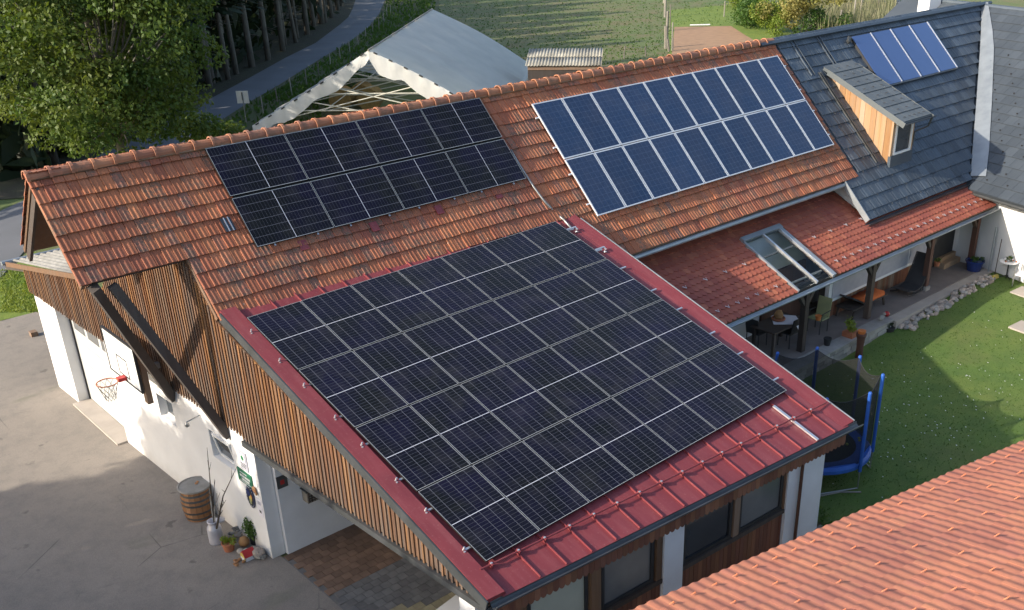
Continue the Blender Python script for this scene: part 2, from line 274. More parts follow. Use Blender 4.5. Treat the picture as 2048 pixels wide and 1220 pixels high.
# ------------------------------------------------------------------ mesh helpers
V3 = np.array
def nrm(v): v = np.array(v, float); return v / np.linalg.norm(v)
class MB:
    def __init__(s): s.v = []; s.f = []; s.t = []
    def add(s, vs, fs, tint=None):
        k = len(s.v); s.v += [tuple(map(float, x)) for x in vs]; s.f += [tuple(i + k for i in f) for f in fs]
        s.t += [random.random() if tint is None else tint] * len(fs); return s
    def hexa(s, P, tint=None):   # 8 corners: bottom 0-3 counter-clockwise, top 4-7
        return s.add(P, [(3, 2, 1, 0), (4, 5, 6, 7), (0, 1, 5, 4), (1, 2, 6, 5), (2, 3, 7, 6), (3, 0, 4, 7)], tint)
    def box(s, x0, x1, y0, y1, z0, z1, tint=None):
        return s.hexa([(x0, y0, z0), (x1, y0, z0), (x1, y1, z0), (x0, y1, z0), (x0, y0, z1), (x1, y0, z1), (x1, y1, z1), (x0, y1, z1)], tint)
    def obox(s, o, u, v, w, tint=None):   # origin corner and three edge vectors
        o, u, v, w = map(lambda a: np.array(a, float), (o, u, v, w)); return s.hexa([o, o + u, o + u + v, o + v, o + w, o + u + w, o + u + v + w, o + v + w], tint)
    def beam(s, a, b, w, h, up=(0, 0, 1), tint=None):
        a, b = V3(a, float), V3(b, float); d = nrm(b - a); x = np.cross(d, up)
        if np.linalg.norm(x) < 1e-4: x = np.cross(d, (1, 0, 0))
        x = nrm(x); y = np.cross(x, d); return s.obox(a - x * w / 2 - y * h / 2, x * w, y * h, b - a, tint)
    def poly(s, pts, thick=0.0, tint=None):   # flat polygon (world points), optional thickness along -normal
        pts = [V3(q, float) for q in pts]; n = len(pts)
        if thick == 0: return s.add(pts, [tuple(range(n))], tint)
        nn = sum((np.cross(pts[i] - pts[0], pts[(i + 1) % n] - pts[0]) for i in range(1, n - 1)), np.zeros(3)); nn = nrm(nn)
        bot = [q - nn * thick for q in pts]
        return s.add(pts + bot, [tuple(range(n)), tuple(range(2 * n - 1, n - 1, -1))] + [(i, i + n, (i + 1) % n + n, (i + 1) % n) for i in range(n)], tint)
    def tube(s, path, r, seg=6, tint=None, caps=True):
        path = [V3(q, float) for q in path]; n = len(path); rs = r if isinstance(r, (list, tuple)) else [r] * n; vs = []; fs = []
        prev = None
        for i in range(n):
            d = nrm(path[min(i + 1, n - 1)] - path[max(i - 1, 0)])
            x = np.cross(d, (0, 0, 1)) if prev is None else prev - d * (prev @ d)
            if np.linalg.norm(x) < 1e-3: x = np.cross(d, (1, 0, 0))
            x = nrm(x); prev = x; y = np.cross(d, x)
            for k in range(seg):
                a = 2 * math.pi * k / seg; vs.append(path[i] + (x * math.cos(a) + y * math.sin(a)) * rs[i])
        for i in range(n - 1):
            for k in range(seg): fs.append((i * seg + k, i * seg + (k + 1) % seg, (i + 1) * seg + (k + 1) % seg, (i + 1) * seg + k))
        if caps: fs += [tuple(range(seg - 1, -1, -1)), tuple(range((n - 1) * seg, n * seg))]
        return s.add(vs, fs, tint)
    def lathe(s, c, prof, seg=16, tint=None, axis=None):   # profile of (radius, height)
        c = V3(c, float); vs = []; fs = []; n = len(prof)
        for r, h in prof:
            for k in range(seg):
                a = 2 * math.pi * k / seg; vs.append(c + V3((r * math.cos(a), r * math.sin(a), h)))
        for i in range(n - 1):
            for k in range(seg): fs.append((i * seg + k, i * seg + (k + 1) % seg, (i + 1) * seg + (k + 1) % seg, (i + 1) * seg + k))
        fs += [tuple(range(seg - 1, -1, -1)), tuple(range((n - 1) * seg, n * seg))]
        return s.add(vs, fs, tint)
    def blob(s, c, r, seg=8, rings=5, jit=0.0, tint=None):
        c = V3(c, float); r = V3(r, float) * np.ones(3); vs = []; fs = []
        for i in range(rings + 1):
            th = math.pi * i / rings
            for k in range(seg):
                a = 2 * math.pi * k / seg; j = 1 + random.uniform(-jit, jit)
                vs.append(c + r * j * V3((math.sin(th) * math.cos(a), math.sin(th) * math.sin(a), math.cos(th))))
        for i in range(rings):
            for k in range(seg): fs.append((i * seg + k, (i + 1) * seg + k, (i + 1) * seg + (k + 1) % seg, i * seg + (k + 1) % seg))
        return s.add(vs, fs, tint)
    def mesh(s, name):
        me = bpy.data.meshes.new(name); me.from_pydata(s.v, [], s.f); a = me.attributes.new('tint', 'FLOAT', 'FACE'); a.data.foreach_set('value', s.t); return me
    def build(s, name, m, parent=None, smooth=False):
        me = s.mesh(name); me.materials.append(MATS[m])
        if smooth: me.polygons.foreach_set('use_smooth', [True] * len(me.polygons))
        return link(name, me, parent)
def link(name, data, parent=None, mw=None):
    o = bpy.data.objects.new(name, data); COL.objects.link(o)
    if parent is not None:
        o.parent = parent
        if parent.type == 'EMPTY': o.matrix_parent_inverse = Matrix.Translation(-parent.location)
    if mw is not None: o.matrix_basis = mw
    return o
def np_mesh(name, V, F, tint, m):
    me = bpy.data.meshes.new(name); V = np.asarray(V, np.float32).reshape(-1, 3); F = np.asarray(F, np.int32); nf, k = F.shape
    me.vertices.add(len(V)); me.vertices.foreach_set('co', V.ravel()); me.loops.add(nf * k); me.loops.foreach_set('vertex_index', F.ravel())
    me.polygons.add(nf); me.polygons.foreach_set('loop_start', np.arange(nf, dtype=np.int32) * k); me.polygons.foreach_set('loop_total', np.full(nf, k, np.int32))
    me.update(calc_edges=True); a = me.attributes.new('tint', 'FLOAT', 'FACE'); a.data.foreach_set('value', np.asarray(tint, np.float32)); me.materials.append(MATS[m]); return me
def tag(o, label, cat, group=None):
    o['label'] = label; o['category'] = cat
    if group: o['group'] = group
    return o
def thing(name, label, cat, loc=(0, 0, 0), group=None):
    o = bpy.data.objects.new(name, None); COL.objects.link(o); o.location = Vector(tuple(map(float, loc))); o.empty_display_size = 0.2; return tag(o, label, cat, group)
def struct(o): o['kind'] = 'structure'; return o
def frame(o, x, y, z):
    return Matrix(((x[0], y[0], z[0], o[0]), (x[1], y[1], z[1], o[1]), (x[2], y[2], z[2], o[2]), (0, 0, 0, 1)))
def inframe(P, pad=40):
    q = pix(P); d = (np.atleast_2d(P) - CAM) @ RC[2]
    return (q[:, 0] > -pad) & (q[:, 0] < 2048 + pad) & (q[:, 1] > -pad) & (q[:, 1] < 1220 + pad) & (d > 0)
def field(parent, name, m, shapes, mats, limit=300, score=None):
    """pieces of one roof, wall or floor: the nearest `limit` as objects of their own, the rest joined in one part"""
    P = V3([list(x.translation) for x in mats]); d = np.linalg.norm(P - CAM, axis=1); vis = inframe(P); d = d + np.where(vis, 0, 1e4)
    if score is not None: d = d + np.where(score, 0, 1e4)
    order = np.argsort(d, kind='stable'); meshes = []
    for i, (v, f) in enumerate(shapes):
        mb = MB(); mb.add(v, f, i / len(shapes)); me = mb.mesh(name); me.materials.append(MATS[m]); meshes.append(me)
    for i in order[:limit]: link(name, meshes[i % len(meshes)], parent, mats[i])
    rest = order[limit:]
    if len(rest):
        Vs = []; Fs = []; T = []; off = 0
        for i in rest:
            v, f = shapes[i % len(shapes)]; A = np.array(mats[i]); v = np.asarray(v, float)
            Vs.append(v @ A[:3, :3].T + A[:3, 3]); Fs += [tuple(k + off for k in q) for q in f]; off += len(v); T += [random.random()] * len(f)
        me = bpy.data.meshes.new(name + '_field'); me.from_pydata(np.concatenate(Vs).tolist(), [], Fs)
        a = me.attributes.new('tint', 'FLOAT', 'FACE'); a.data.foreach_set('value', T); me.materials.append(MATS[m])
        o = link(name + '_field', me, parent); o['kind'] = 'stuff'
def strip_tile(prof, l, lift, th, jit=0.0):
    """roof tile: cross profile [(x, z)], length l up-slope, lower end lifted and with a lip"""
    v = []; n = len(prof)
    for x, z in prof: v.append((x, 0, z + lift - th))
    for x, z in prof: v.append((x, 0, z + lift))
    for x, z in prof: v.append((x, l, z * 0.9))
    f = []
    for i in range(n - 1): f += [(i, i + 1, n + i + 1, n + i), (n + i, n + i + 1, 2 * n + i + 1, 2 * n + i)]
    f += [(0, n, 2 * n), (n - 1, 3 * n - 1, 2 * n - 1)]
    return v, f
ORD = ['first', 'second', 'third', 'fourth', 'fifth', 'sixth', 'seventh', 'eighth', 'ninth', 'tenth', 'eleventh', 'twelfth', 'thirteenth', 'fourteenth', 'fifteenth', 'sixteenth']
# ================================================================== THE SETTING
G0 = MB(); G0.poly([(-400, -400, -0.03), (900, -400, -0.03), (900, 900, -0.03), (-400, 900, -0.03)])
struct(G0.build('ground', 'grass_field'))
def sheet(name, m, pts, z):
    b = MB(); b.poly([(p[0], p[1], z) for p in pts]); return struct(b.build(name, m))
gp = lambda *q: [tuple(onZ(p, 0.0)[:2]) for p in q]
sheet('yard', 'asphalt', [(-60, -60), (2.2, -60), (2.2, -2.0), (1.9, 8.9), (4.2, 9.0), (4.2, 15.2), (-60, 15.2)], 0.004)
sheet('driveway', 'asphalt', [(2.2, -60), (11.2, -60), (11.2, -10.15), (2.2, -10.15)], 0.004)
sheet('rich_grass', 'grass_rich', gp((0, 560), (0, 640), (40, 632), (95, 640), (140, 600), (120, 520), (60, 500)), -0.012)
# road: lower edge, upper edge in the picture, both on the ground
lo = [(-40, 600), (60, 490), (200, 395), (350, 300), (500, 203), (551, 174), (635, 121), (701, 82), (736, 55), (758, 28), (770, 0), (778, -30), (784, -70)]
up = [(-40, 440), (60, 395), (200, 310), (350, 235), (500, 155), (572, 115), (631, 86), (680, 49), (697, 34), (705, 18), (711, 0), (714, -30), (716, -70)]
L_ = [onZ(p) for p in lo]; U_ = [onZ(p) for p in up]
b = MB()
for i in range(len(lo) - 1): b.poly([(*L_[i][:2], 0.004), (*L_[i + 1][:2], 0.004), (*U_[i + 1][:2], 0.004), (*U_[i][:2], 0.004)])
struct(b.build('road', 'road'))
b = MB()   # forest floor beyond the road, verge on this side
FX = [(U_[i][0], U_[i][1]) for i in range(1, len(up))]
b.poly([(x, y, 0.0) for x, y in FX[::-1]] + [(-40, 60, 0), (-40, 190, 0), (60, 190, 0)])
struct(b.build('forest_floor', 'forest_floor'))
b = MB()
for i in range(3, len(lo) - 1):
    a0, a1 = L_[i], L_[i + 1]; d = nrm((a1 - a0) * (1, 1, 0)); nn = V3((d[1], -d[0], 0))
    b.poly([a0 + nn * 0.01 + (0, 0, -.012), a0 + nn * 6.5 + (0, 0, -.012), a1 + nn * 6.5 + (0, 0, -.012), a1 + nn * 0.01 + (0, 0, -.012)])
struct(b.build('road_verge', 'verge'))
sheet('kitchen_plot', 'soil_field', gp((1349, 54), (1462, 52), (1490, 70), (1560, 110), (1560, 140), (1340, 140)), 0.004)
sheet('garden_grass', 'grass_rich', gp((1338, 20), (1470, 8), (1580, 60), (1620, 140), (1338, 140)), -0.014)
sheet('side_path', 'road', gp((1690, -40), (1800, -40), (1800, 30), (1745, 40), (1690, 8)), 0.004)
# lawn: level by the trampoline, rising to the terrace and the far wing
def lawn_h(x, y):
    k = min(max((x - 18.0) / 8.0, 0), 1); k = k * k * (3 - 2 * k); return 0.005 + 0.36 * k * min(max((y + 16) / 9.0, 0), 1) + 0.012 * math.sin(x * 1.7) * math.cos(y * 1.3)
b = MB(); nx, ny = 60, 44; vs = []; x0, x1, y0, y1 = 11.25, 34.0, -24.0, -5.62
for j in range(ny + 1):
    for i in range(nx + 1):
        x = x0 + (x1 - x0) * i / nx; y = y0 + (y1 - y0) * j / ny; vs.append((x, y, lawn_h(x, y)))
b.add(vs, [(j * (nx + 1) + i, j * (nx + 1) + i + 1, (j + 1) * (nx + 1) + i + 1, (j + 1) * (nx + 1) + i) for j in range(ny) for i in range(nx)])
struct(b.build('lawn', 'grass_lawn', None, True))
# grass blades on the lawn in view
n = 20000; xs = RNG.uniform(11.6, 31, n); ys = RNG.uniform(-15, -5.9, n)
keep = inframe(np.c_[xs, ys, np.full(n, .2)], 10) & ((xs - 13.1) ** 2 + (ys + 8.6) ** 2 > 0.2); xs, ys = xs[keep], ys[keep]; n = len(xs)
zs = V3([lawn_h(x, y) for x, y in zip(xs, ys)]); a = RNG.uniform(0, 6.28, n); h = RNG.uniform(.012, .040, n); w = RNG.uniform(.010, .022, n)
lx, ly = RNG.normal(0, .02, n), RNG.normal(0, .02, n)
V = np.stack([np.c_[xs - np.cos(a) * w, ys - np.sin(a) * w, zs - .005], np.c_[xs + np.cos(a) * w, ys + np.sin(a) * w, zs - .005], np.c_[xs + lx, ys + ly, zs + h]], 1)
o = link('lawn_grass', np_mesh('lawn_grass', V, np.arange(3 * n).reshape(-1, 3), RNG.uniform(0, 1, n), 'leaf_green'))
tag(o, 'short green grass blades growing all over the sunlit lawn', 'grass'); o['kind'] = 'stuff'
n = 220; xs = RNG.normal(17.5, 3.0, n); ys = RNG.normal(-9.2, 1.5, n); zs = V3([lawn_h(x, y) + .045 for x, y in zip(xs, ys)]); P = np.c_[xs, ys, zs]; s_ = RNG.uniform(.010, .022, n)[:, None]
V = np.stack([P + s_ * (1, 0, 0), P + s_ * (0, 1, .3), P + s_ * (-1, 0, 0), P + s_ * (0, -1, -.3)], 1); o = link('daisies', np_mesh('daisies', V, np.arange(4 * n).reshape(-1, 4), np.zeros(n), 'daisy')); tag(o, 'scattered tiny white daisies in the lawn by the trampoline', 'flowers'); o['kind'] = 'stuff'
# field tufts in view
n = 9000; q = np.c_[RNG.uniform(780, 1500, n), RNG.uniform(-40, 130, n) ** 1.0]
P = V3([onZ(p) for p in q]); a = RNG.uniform(0, 6.28, n); h = RNG.uniform(.03, .12, n); w = RNG.uniform(.03, .10, n)
plot = (q[:, 0] > 1345) & (q[:, 1] > 50) & (q[:, 0] < 1500); P = P[~plot]; a, h, w = a[~plot], h[~plot], w[~plot]; n = len(P)
V = np.stack([P - np.c_[np.cos(a) * w, np.sin(a) * w, np.full(n, .03)], P + np.c_[np.cos(a) * w, np.sin(a) * w, np.full(n, -.03)], P + np.c_[RNG.normal(0, .05, n), RNG.normal(0, .05, n), h]], 1)
o = link('field_grass', np_mesh('field_grass', V, np.arange(3 * n).reshape(-1, 3), RNG.uniform(0, 1, n), 'leaf_green'))
tag(o, 'tufts of rough grass in the meadow behind the barn', 'grass'); o['kind'] = 'stuff'

# ================================================================== BARN
A1 = math.radians(45.55); CA, SA = math.cos(A1), math.sin(A1); ES = V3((0, -CA, -SA)); NU = V3((0, -SA, CA)); EU = V3((1., 0, 0)); RZ = 8.05
def RP(u, s, h=0.0): return V3((u, 0, RZ)) + ES * s + NU * h
TH = -0.115                                      # tile base below the panel plane
xw = lambda y, off=0.0: 2.0 - 0.029 * (y + 2.0) + off
barn = thing('barn', 'long barn with weathered orange tile roof, brown board gable and white garage wall', 'building', (8, 0, 0))
# roof deck
roof = MB()
def slab(b, u0, u1, s0, s1, h0, h1): b.obox(RP(u0, s1, h0), EU * (u1 - u0), -ES * (s1 - s0), NU * (h1 - h0))
slab(roof, 0.05, 1.99, 0.0, 2.36, TH - .10, TH - .012); slab(roof, 1.992, 11.10, 0.0, 3.72, TH - .10, TH - .012); slab(roof, 11.102, 22.10, 0.0, 5.12, TH - .10, TH - .012)
EB = V3((0, CA, -SA)); NB = V3((0, SA, CA))
RB = lambda u, s, h=0.0: V3((u, 0, RZ)) + EB * s + NB * h
roof.obox(RB(0.05, 2.55, TH - .10), EU * 1.94, NB * .088, -EB * 2.5); roof.obox(RB(1.992, 5.0, TH - .10), EU * 20.1, NB * .088, -EB * 4.95)
roof_o = roof.build('roof', 'timber_mid', barn)
TW, TL_ = 0.2013, 0.345
def interlock(seed):
    r = random.Random(seed); k = lambda a: a * r.uniform(.85, 1.1)
    return strip_tile([(0, -.014), (.004, k(.004)), (.010, k(.015)), (.030, k(.016)), (.042, k(.003)), (.092, k(.006)), (.104, k(.0125)), (.124, k(.0125)), (.136, k(.004)), (.195, k(.005)), (.199, -.012)], 0.385, 0.036, 0.024)
shapes = [interlock(i) for i in range(8)]; mats = []
covered = []
for i in range(110):
    u = i * TW; lim = 7 if u < 1.85 else (11 if u < 10.95 else 15)
    for j in range(lim):
        s = (j + 1) * TL_; jz = random.gauss(0, .004); rz = random.gauss(0, .006); ry = random.gauss(0, .008)
        sag = 0.012 * math.sin(u * 1.1 + j * .5)
        Mx = frame(RP(u, s + random.gauss(0, .004), TH + jz + sag), EU, -ES, NU) @ Matrix.Rotation(rz, 4, 'Z') @ Matrix.Rotation(ry, 4, 'Y')
        mats.append(Mx); c = (3.45 < u < 10.1 and 0.45 < s < 2.45) or (11.85 < u < 21.6 and 1.1 < s < 3.9); covered.append(not c)
field(roof_o, 'roof_tile', 'clay_old', shapes, mats, 300, V3(covered))
mats = []
for i in range(3):
    for j in range(7): mats.append(frame(RB(i * TW + .2, (j + 1) * TL_, TH), -EU, -EB, NB))
field(roof_o, 'back_tile', 'clay_old', shapes, mats, 300)
# ridge caps: half-round with a raised collar
cap = MB(); prof = []
def half(x, r, z0=-.0): return [(x, r * math.cos(a), r * math.sin(a) * 1.0 + z0) for a in np.linspace(-.25, math.pi + .25, 9)]
rows = [half(0, .150), half(0.055, .150), half(0.060, .118), half(.43, .105)]; vs = sum(rows, [])
cap.add(vs, [(i * 9 + k, i * 9 + k + 1, (i + 1) * 9 + k + 1, (i + 1) * 9 + k) for i in range(3) for k in range(8)])
inner = half(0, .125); cap.add(half(0, .150) + inner, [(k, k + 9, k + 10, k + 1) for k in range(8)])
cme = [cap.mesh('ridge_cap') for _ in range(4)]
for i, me in enumerate(cme): me.materials.append(MATS['clay_ridge']); me.attributes['tint'].data.foreach_set('value', [i / 4] * len(me.polygons))
for i in range(56):
    link('ridge_cap', cme[i % 4], roof_o, Matrix.Translation((i * .395 - .02, random.gauss(0, .006), RZ - .150 + random.gauss(0, .006))) @ Matrix.Rotation(random.gauss(0, .015), 4, 'Z'))
# verge boards under the overhang, purlin, rafters
b = MB(); b.beam(RP(.10, 0.1, TH - .2), RP(.10, 2.35, TH - .2), .06, .16, NU); b.build('verge_board', 'timber_mid', barn)
b = MB(); b.beam(RB(.10, 0.1, TH - .2), RB(.10, 2.6, TH - .2), .06, .16, NB); b.build('verge_board', 'timber_dark', barn)
b = MB(); b.beam((0.12, -1.42, 6.24), (2.1, -1.42, 6.24), .12, .12); b.build('purlin', 'timber_dark', barn)
b = MB(); b.beam((0.12, 0, 7.65), (2.1, 0, 7.65), .14, .16); b.build('purlin', 'timber_mid', barn)
b = MB(); b.beam((xw(.55, .0), .55, 2.55), (.24, -1.56, 6.15), .17, .19, (0, 1, 0)); b.build('brace', 'timber_dark', barn)
b = MB(); b.beam((xw(-1.93, .0), -1.93, 2.55), (.55, -1.62, 6.12), .17, .19, (0, 1, 0)); b.build('brace', 'timber_dark', barn)
# white walls
def wseg(b, y0, y1, z0, z1, d=.30, off=0.0): b.hexa([(xw(y0, off), y0, z0), (xw(y0, off) + d, y0, z0), (xw(y1, off) + d, y1, z0), (xw(y1, off), y1, z0), (xw(y0, off), y0, z1), (xw(y0, off) + d, y0, z1), (xw(y1, off) + d, y1, z1), (xw(y1, off), y1, z1)])
w = MB(); wseg(w, 7.29, 8.75, 0, 3.05, .45); w.build('wall_pier', 'plaster', barn); w = MB()
wseg(w, 1.50, 4.15, 0, 3.05); wseg(w, .71, 1.499, 0, 1.76); wseg(w, .71, 1.499, 2.34, 3.05); wseg(w, -1.0, .709, 0, 3.05)
wseg(w, -1.97, -1.001, 0, 1.70); wseg(w, -1.97, -1.001, 2.36, 3.05); wseg(w, -2.95, -1.971, 0, 3.05)
wall_o = w.build('wall', 'plaster', barn)
w = MB(); w.box(2.34, 11.0, -3.06, -2.76, 0, 4.9); w.build('wall', 'plaster_shade', barn)
w = MB(); w.box(2.2, 21.9, 3.2, 3.5, 0, 4.4); w.box(11.1, 21.9, -2.42, -2.2, 0, 5.2); w.box(2.35, 2.6, -2.7, 8.6, 0, 3.0) ; w.build('inner_wall', 'plaster', barn)
w = MB(); w.box(xw(5.7) - .22, xw(5.7) + .26, 4.16, 7.28, 0.0, .05); w.build('threshold', 'concrete', barn)
# garage door
dx = xw(5.7) + .26; d = MB()
for k in range(5): d.box(dx, dx + .04, 4.2, 7.24, .06 + k * .6, .06 + k * .6 + .592, .5)
dr = d.build('garage_door', 'door_white', barn)
for k, (ya, yb) in enumerate(((6.28, 7.05), (5.32, 6.08), (4.36, 5.12))):
    d = MB(); d.box(dx - .008, dx + .01, ya, yb, 2.20, 2.52); d.build('pane', 'pane_grey', dr)
d = MB(); d.box(dx - .03, dx + .02, 7.225, 7.285, .05, 3.0); d.build('seal', 'black', dr)
# gable boards
def ztop(y):
    if y < -2.55: return 5.20 + (y + 2.5) * .322
    if y <= 3.6: return RZ - 1.02 * abs(y) - .30
    return 4.52 - (y - 3.6) * .185
def zbot(y): return 2.86 if y > -2.72 else 2.80
gb = MB(); n_y = 40
ys_ = np.linspace(-10.05, 8.85, n_y)
for i in range(n_y - 1):
    a, c = ys_[i], ys_[i + 1]
    gb.hexa([(xw(a, .02), a, 2.9), (xw(a, .1), a, 2.9), (xw(c, .1), c, 2.9), (xw(c, .02), c, 2.9), (xw(a, .02), a, ztop(a) - .02), (xw(a, .1), a, ztop(a) - .02), (xw(c, .1), c, ztop(c) - .02), (xw(c, .02), c, ztop(c) - .02)])
gable = gb.build('board_wall', 'timber_dark', barn)
y = -10.08; pitch = 0.121
while y < 8.85:
    yc = y + pitch / 2; zt = ztop(yc); zb = zbot(yc) + random.uniform(-.012, .012); b = MB(); tt = random.random(); w0 = pitch * random.uniform(.90, .97); off = random.uniform(-.004, .004)
    f = -.022 + off; r_ = MB
    ya, yb_ = y, y + w0; ztA, ztB = ztop(ya) - .01, ztop(yb_) - .01
    b.hexa([(xw(ya, f), ya, zb), (xw(ya, f + .03), ya, zb), (xw(yb_, f + .03), yb_, zb), (xw(yb_, f), yb_, zb), (xw(ya, f), ya, ztA), (xw(ya, f + .03), ya, ztA), (xw(yb_, f + .03), yb_, ztB), (xw(yb_, f), yb_, ztB)], tt)
    f2 = f - .024; ym, yn = y + pitch * .80, y + pitch * 1.16; zb2 = zb - .035; ztA, ztB = ztop(ym) - .012, ztop(yn) - .012
    b.hexa([(xw(ym, f2), ym, zb2), (xw(ym, f2 + .022), ym, zb2), (xw(yn, f2 + .022), yn, zb2), (xw(yn, f2), yn, zb2), (xw(ym, f2), ym, ztA), (xw(ym, f2 + .022), ym, ztA), (xw(yn, f2 + .022), yn, ztB), (xw(yn, f2), yn, ztB)], (tt + .13) % 1)
    b.build('board', 'boards', gable); y += pitch
# beam along the carport opening, white drip strip
b = MB(); b.beam((xw(-2.7, -.02), -2.72, 2.72), (xw(-10.1, -.02), -10.12, 2.72), .16, .12); b.build('opening_beam', 'zinc_dark', barn)
b = MB(); b.beam((xw(-2.7, .05), -2.95, 2.64), (xw(-10.1, .05), -10.0, 2.64), .05, .03); b.build('drip_strip', 'paint_white', barn)
# lean-to at the back with corrugated sheets
def corr(P0, U, Vv, nU, nw, amp, name, m, parent, thick=.012):
    """corrugated sheet: origin, width vector (across the waves), length vector"""
    P0, U, Vv = map(lambda a: V3(a, float), (P0, U, Vv)); nn = nrm(np.cross(U, Vv)); K = nU * nw; v = []; f = []
    for lay in (0, -thick):
        for j in (0, 1):
            for i in range(K + 1): v.append(P0 + U * (i / K) + Vv * j + nn * (amp * math.sin(2 * math.pi * i / nw) + lay))
    W = K + 1
    for i in range(K): f += [(i, i + 1, W + i + 1, W + i), (2 * W + i, 3 * W + i, 3 * W + i + 1, 2 * W + i + 1), (i, 2 * W + i, 2 * W + i + 1, i + 1), (W + i, W + i + 1, 3 * W + i + 1, 3 * W + i)]
    b = MB(); b.add(v, f, .5); return b.build(name, m, parent, True)
lt = thing('lean_to_roof', 'low corrugated grey lean-to roof at the back corner of the barn', 'roof', (2, 8, 0))
corr((xw(4.5, -.10), 4.4, 4.47), (9, 0, 0), (0, 5.7, -1.05), 50, 8, .028, 'corrugated_sheet', 'asbestos', lt)
b = MB(); b.beam((xw(4.5, -.13), 4.5, 4.40), (xw(10, -.13), 10.05, 3.37), .03, .13); b.build('fascia', 'timber_mid', lt)
b = MB(); b.tube([(1.45, 10.25, 3.36), (6, 10.25, 3.36)], .07, 8); b.build('gutter', 'zinc', lt)
b = MB(); b.beam((1.75, 8.86, 3.45), (1.55, 10.2, 3.25), .08, .12); b.build('rafter', 'timber_dark', lt)
# windows of the white wall: deep reveals
def window(parent, o, u, v, n, wdt, hgt, fr=.05, m='paint_white', glass='glass_dark', name='window', dep=.05, mull=0, trans=None):
    o, u, v, n = (V3(x, float) for x in (o, u, v, n)); b = MB()
    b.obox(o, u * wdt, v * fr, n * dep); b.obox(o + v * (hgt - fr), u * wdt, v * fr, n * dep); b.obox(o + v * fr, u * fr, v * (hgt - 2 * fr), n * dep); b.obox(o + u * (wdt - fr) + v * fr, u * fr, v * (hgt - 2 * fr), n * dep)
    for k in range(mull): b.obox(o + u * (wdt * (k + 1) / (mull + 1) - fr / 2) + v * fr, u * fr, v * (hgt - 2 * fr), n * dep * .9)
    w_ = b.build(name, m, parent); b = MB(); b.obox(o + u * fr + v * fr + n * (dep * .35), u * (wdt - 2 * fr), v * (hgt - 2 * fr), n * .008); b.build('pane', glass, w_); return w_
wu = nrm((.029, -1, 0)); wn_ = nrm((-1, -.029, 0)); VU = V3((0, 0, 1.))
window(barn, (xw(1.5, .20), 1.5, 1.76), wu, VU, wn_, .79, .58, .045)
b = MB(); b.box(xw(1.1) + .02, xw(1.1) + .26, .70, 1.52, 1.74, 1.765); b.build('sill', 'plaster', barn)
window(barn, (xw(-1.0, .20), -1.0, 1.70), wu, VU, wn_, .97, .66, .045)
tl = nrm((-.20, 0, 1)); window(barn, (xw(-1.1, .15), -1.12, 1.75), wu, tl, nrm(np.cross(wu, tl)) * -1 if np.cross(wu, tl)[0] > 0 else nrm(np.cross(wu, tl)), .75, .58, .06, 'paint_white', 'glass_dark', 'open_sash')
b = MB(); b.box(xw(-1.5) + .02, xw(-1.5) + .26, -1.98, -.99, 1.68, 1.705); b.build('sill', 'plaster', barn)
b = MB(); b.tube([(xw(-.65, -.30), -.70, 2.52), (xw(-.65, .02), -.74, 2.60)], .012); b.lathe((xw(-.65, -.30), -.70, 2.40), [(.015, 0), (.05, .03), (.05, .08), (.015, .12)], 8); b.build('wall_lamp', 'steel', barn)
# tile-roof eave: gutter along the right half, lightning cable, glass tile, cable conduit
b = MB(); b.tube([RP(11.35, 5.26, TH - .06), RP(22.2, 5.26, TH - .06)], .062, 8); b.build('gutter', 'zinc', barn)
b = MB(); b.beam(RP(11.3, 5.16, TH - .10), RP(22.1, 5.16, TH - .10), .03, .14); b.build('fascia', 'timber_mid', barn)
b = MB(); p = RP(2.93, 2.03, TH + .05)
for k in range(3): b.obox(RP(2.94 + k * .075, 2.08, TH + .045), EU * .055, -ES * .30, NU * .012)
gt = b.build('glass_tile', 'glass_dark', barn); b = MB()
for k in range(2): b.obox(RP(3.0 + k * .085, 2.085, TH + .05), EU * .02, -ES * .31, NU * .018)
b.build('glass_tile_rib', 'alu', gt)
# ================================================================== WORKSHOP EXTENSION WITH RED METAL ROOF
TLc, BLc, BRc, TRc = V3((2.164, -2.458, 5.381)), V3((2.245, -10.138, 2.913)), V3((11.157, -10.603, 2.683)), V3((11.112, -2.50, 5.288))
RN = nrm(np.cross(BRc - BLc, TLc - BLc)); RN = RN * np.sign(RN[2])
def RR(a, b_, h=0.0):
    t_ = TLc + (TRc - TLc) * a; l_ = BLc + (BRc - BLc) * a; return t_ + (l_ - t_) * b_ + RN * h
ext = thing('workshop_extension', 'low workshop wing with red standing-seam metal roof and windowed board front', 'building', (6.6, -6, 0))
b = MB(); b.hexa([RR(0, 1, -.16), RR(1, 1, -.16), RR(1, 0, -.16), RR(0, 0, -.16), RR(0, 1, -.012), RR(1, 1, -.012), RR(1, 0, -.012), RR(0, 0, -.012)])
rroof = b.build('roof', 'timber_mid', ext)
seams = [0.042] + [0.042 + (k + 1) * (0.93 / 15.6) for k in range(15)] + [0.985]
for k in range(len(seams) - 1):
    a0, a1 = (seams[k] if k else .020) + .0006, seams[k + 1] - .0006
    b = MB(); b.hexa([RR(a0, 1.004, -.011), RR(a1, 1.004, -.011), RR(a1, .006, -.011), RR(a0, .006, -.011), RR(a0, 1.004, 0), RR(a1, 1.004, 0), RR(a1, .006, 0), RR(a0, .006, 0)]); b.build('metal_panel', 'metal_red', rroof)
for k, a0 in enumerate(seams[1:-1]):
    b = MB(); b.beam(RR(a0, 1.002, .016), RR(a0, .006, .016), .016, .036, RN); b.build('seam', 'metal_red', rroof)
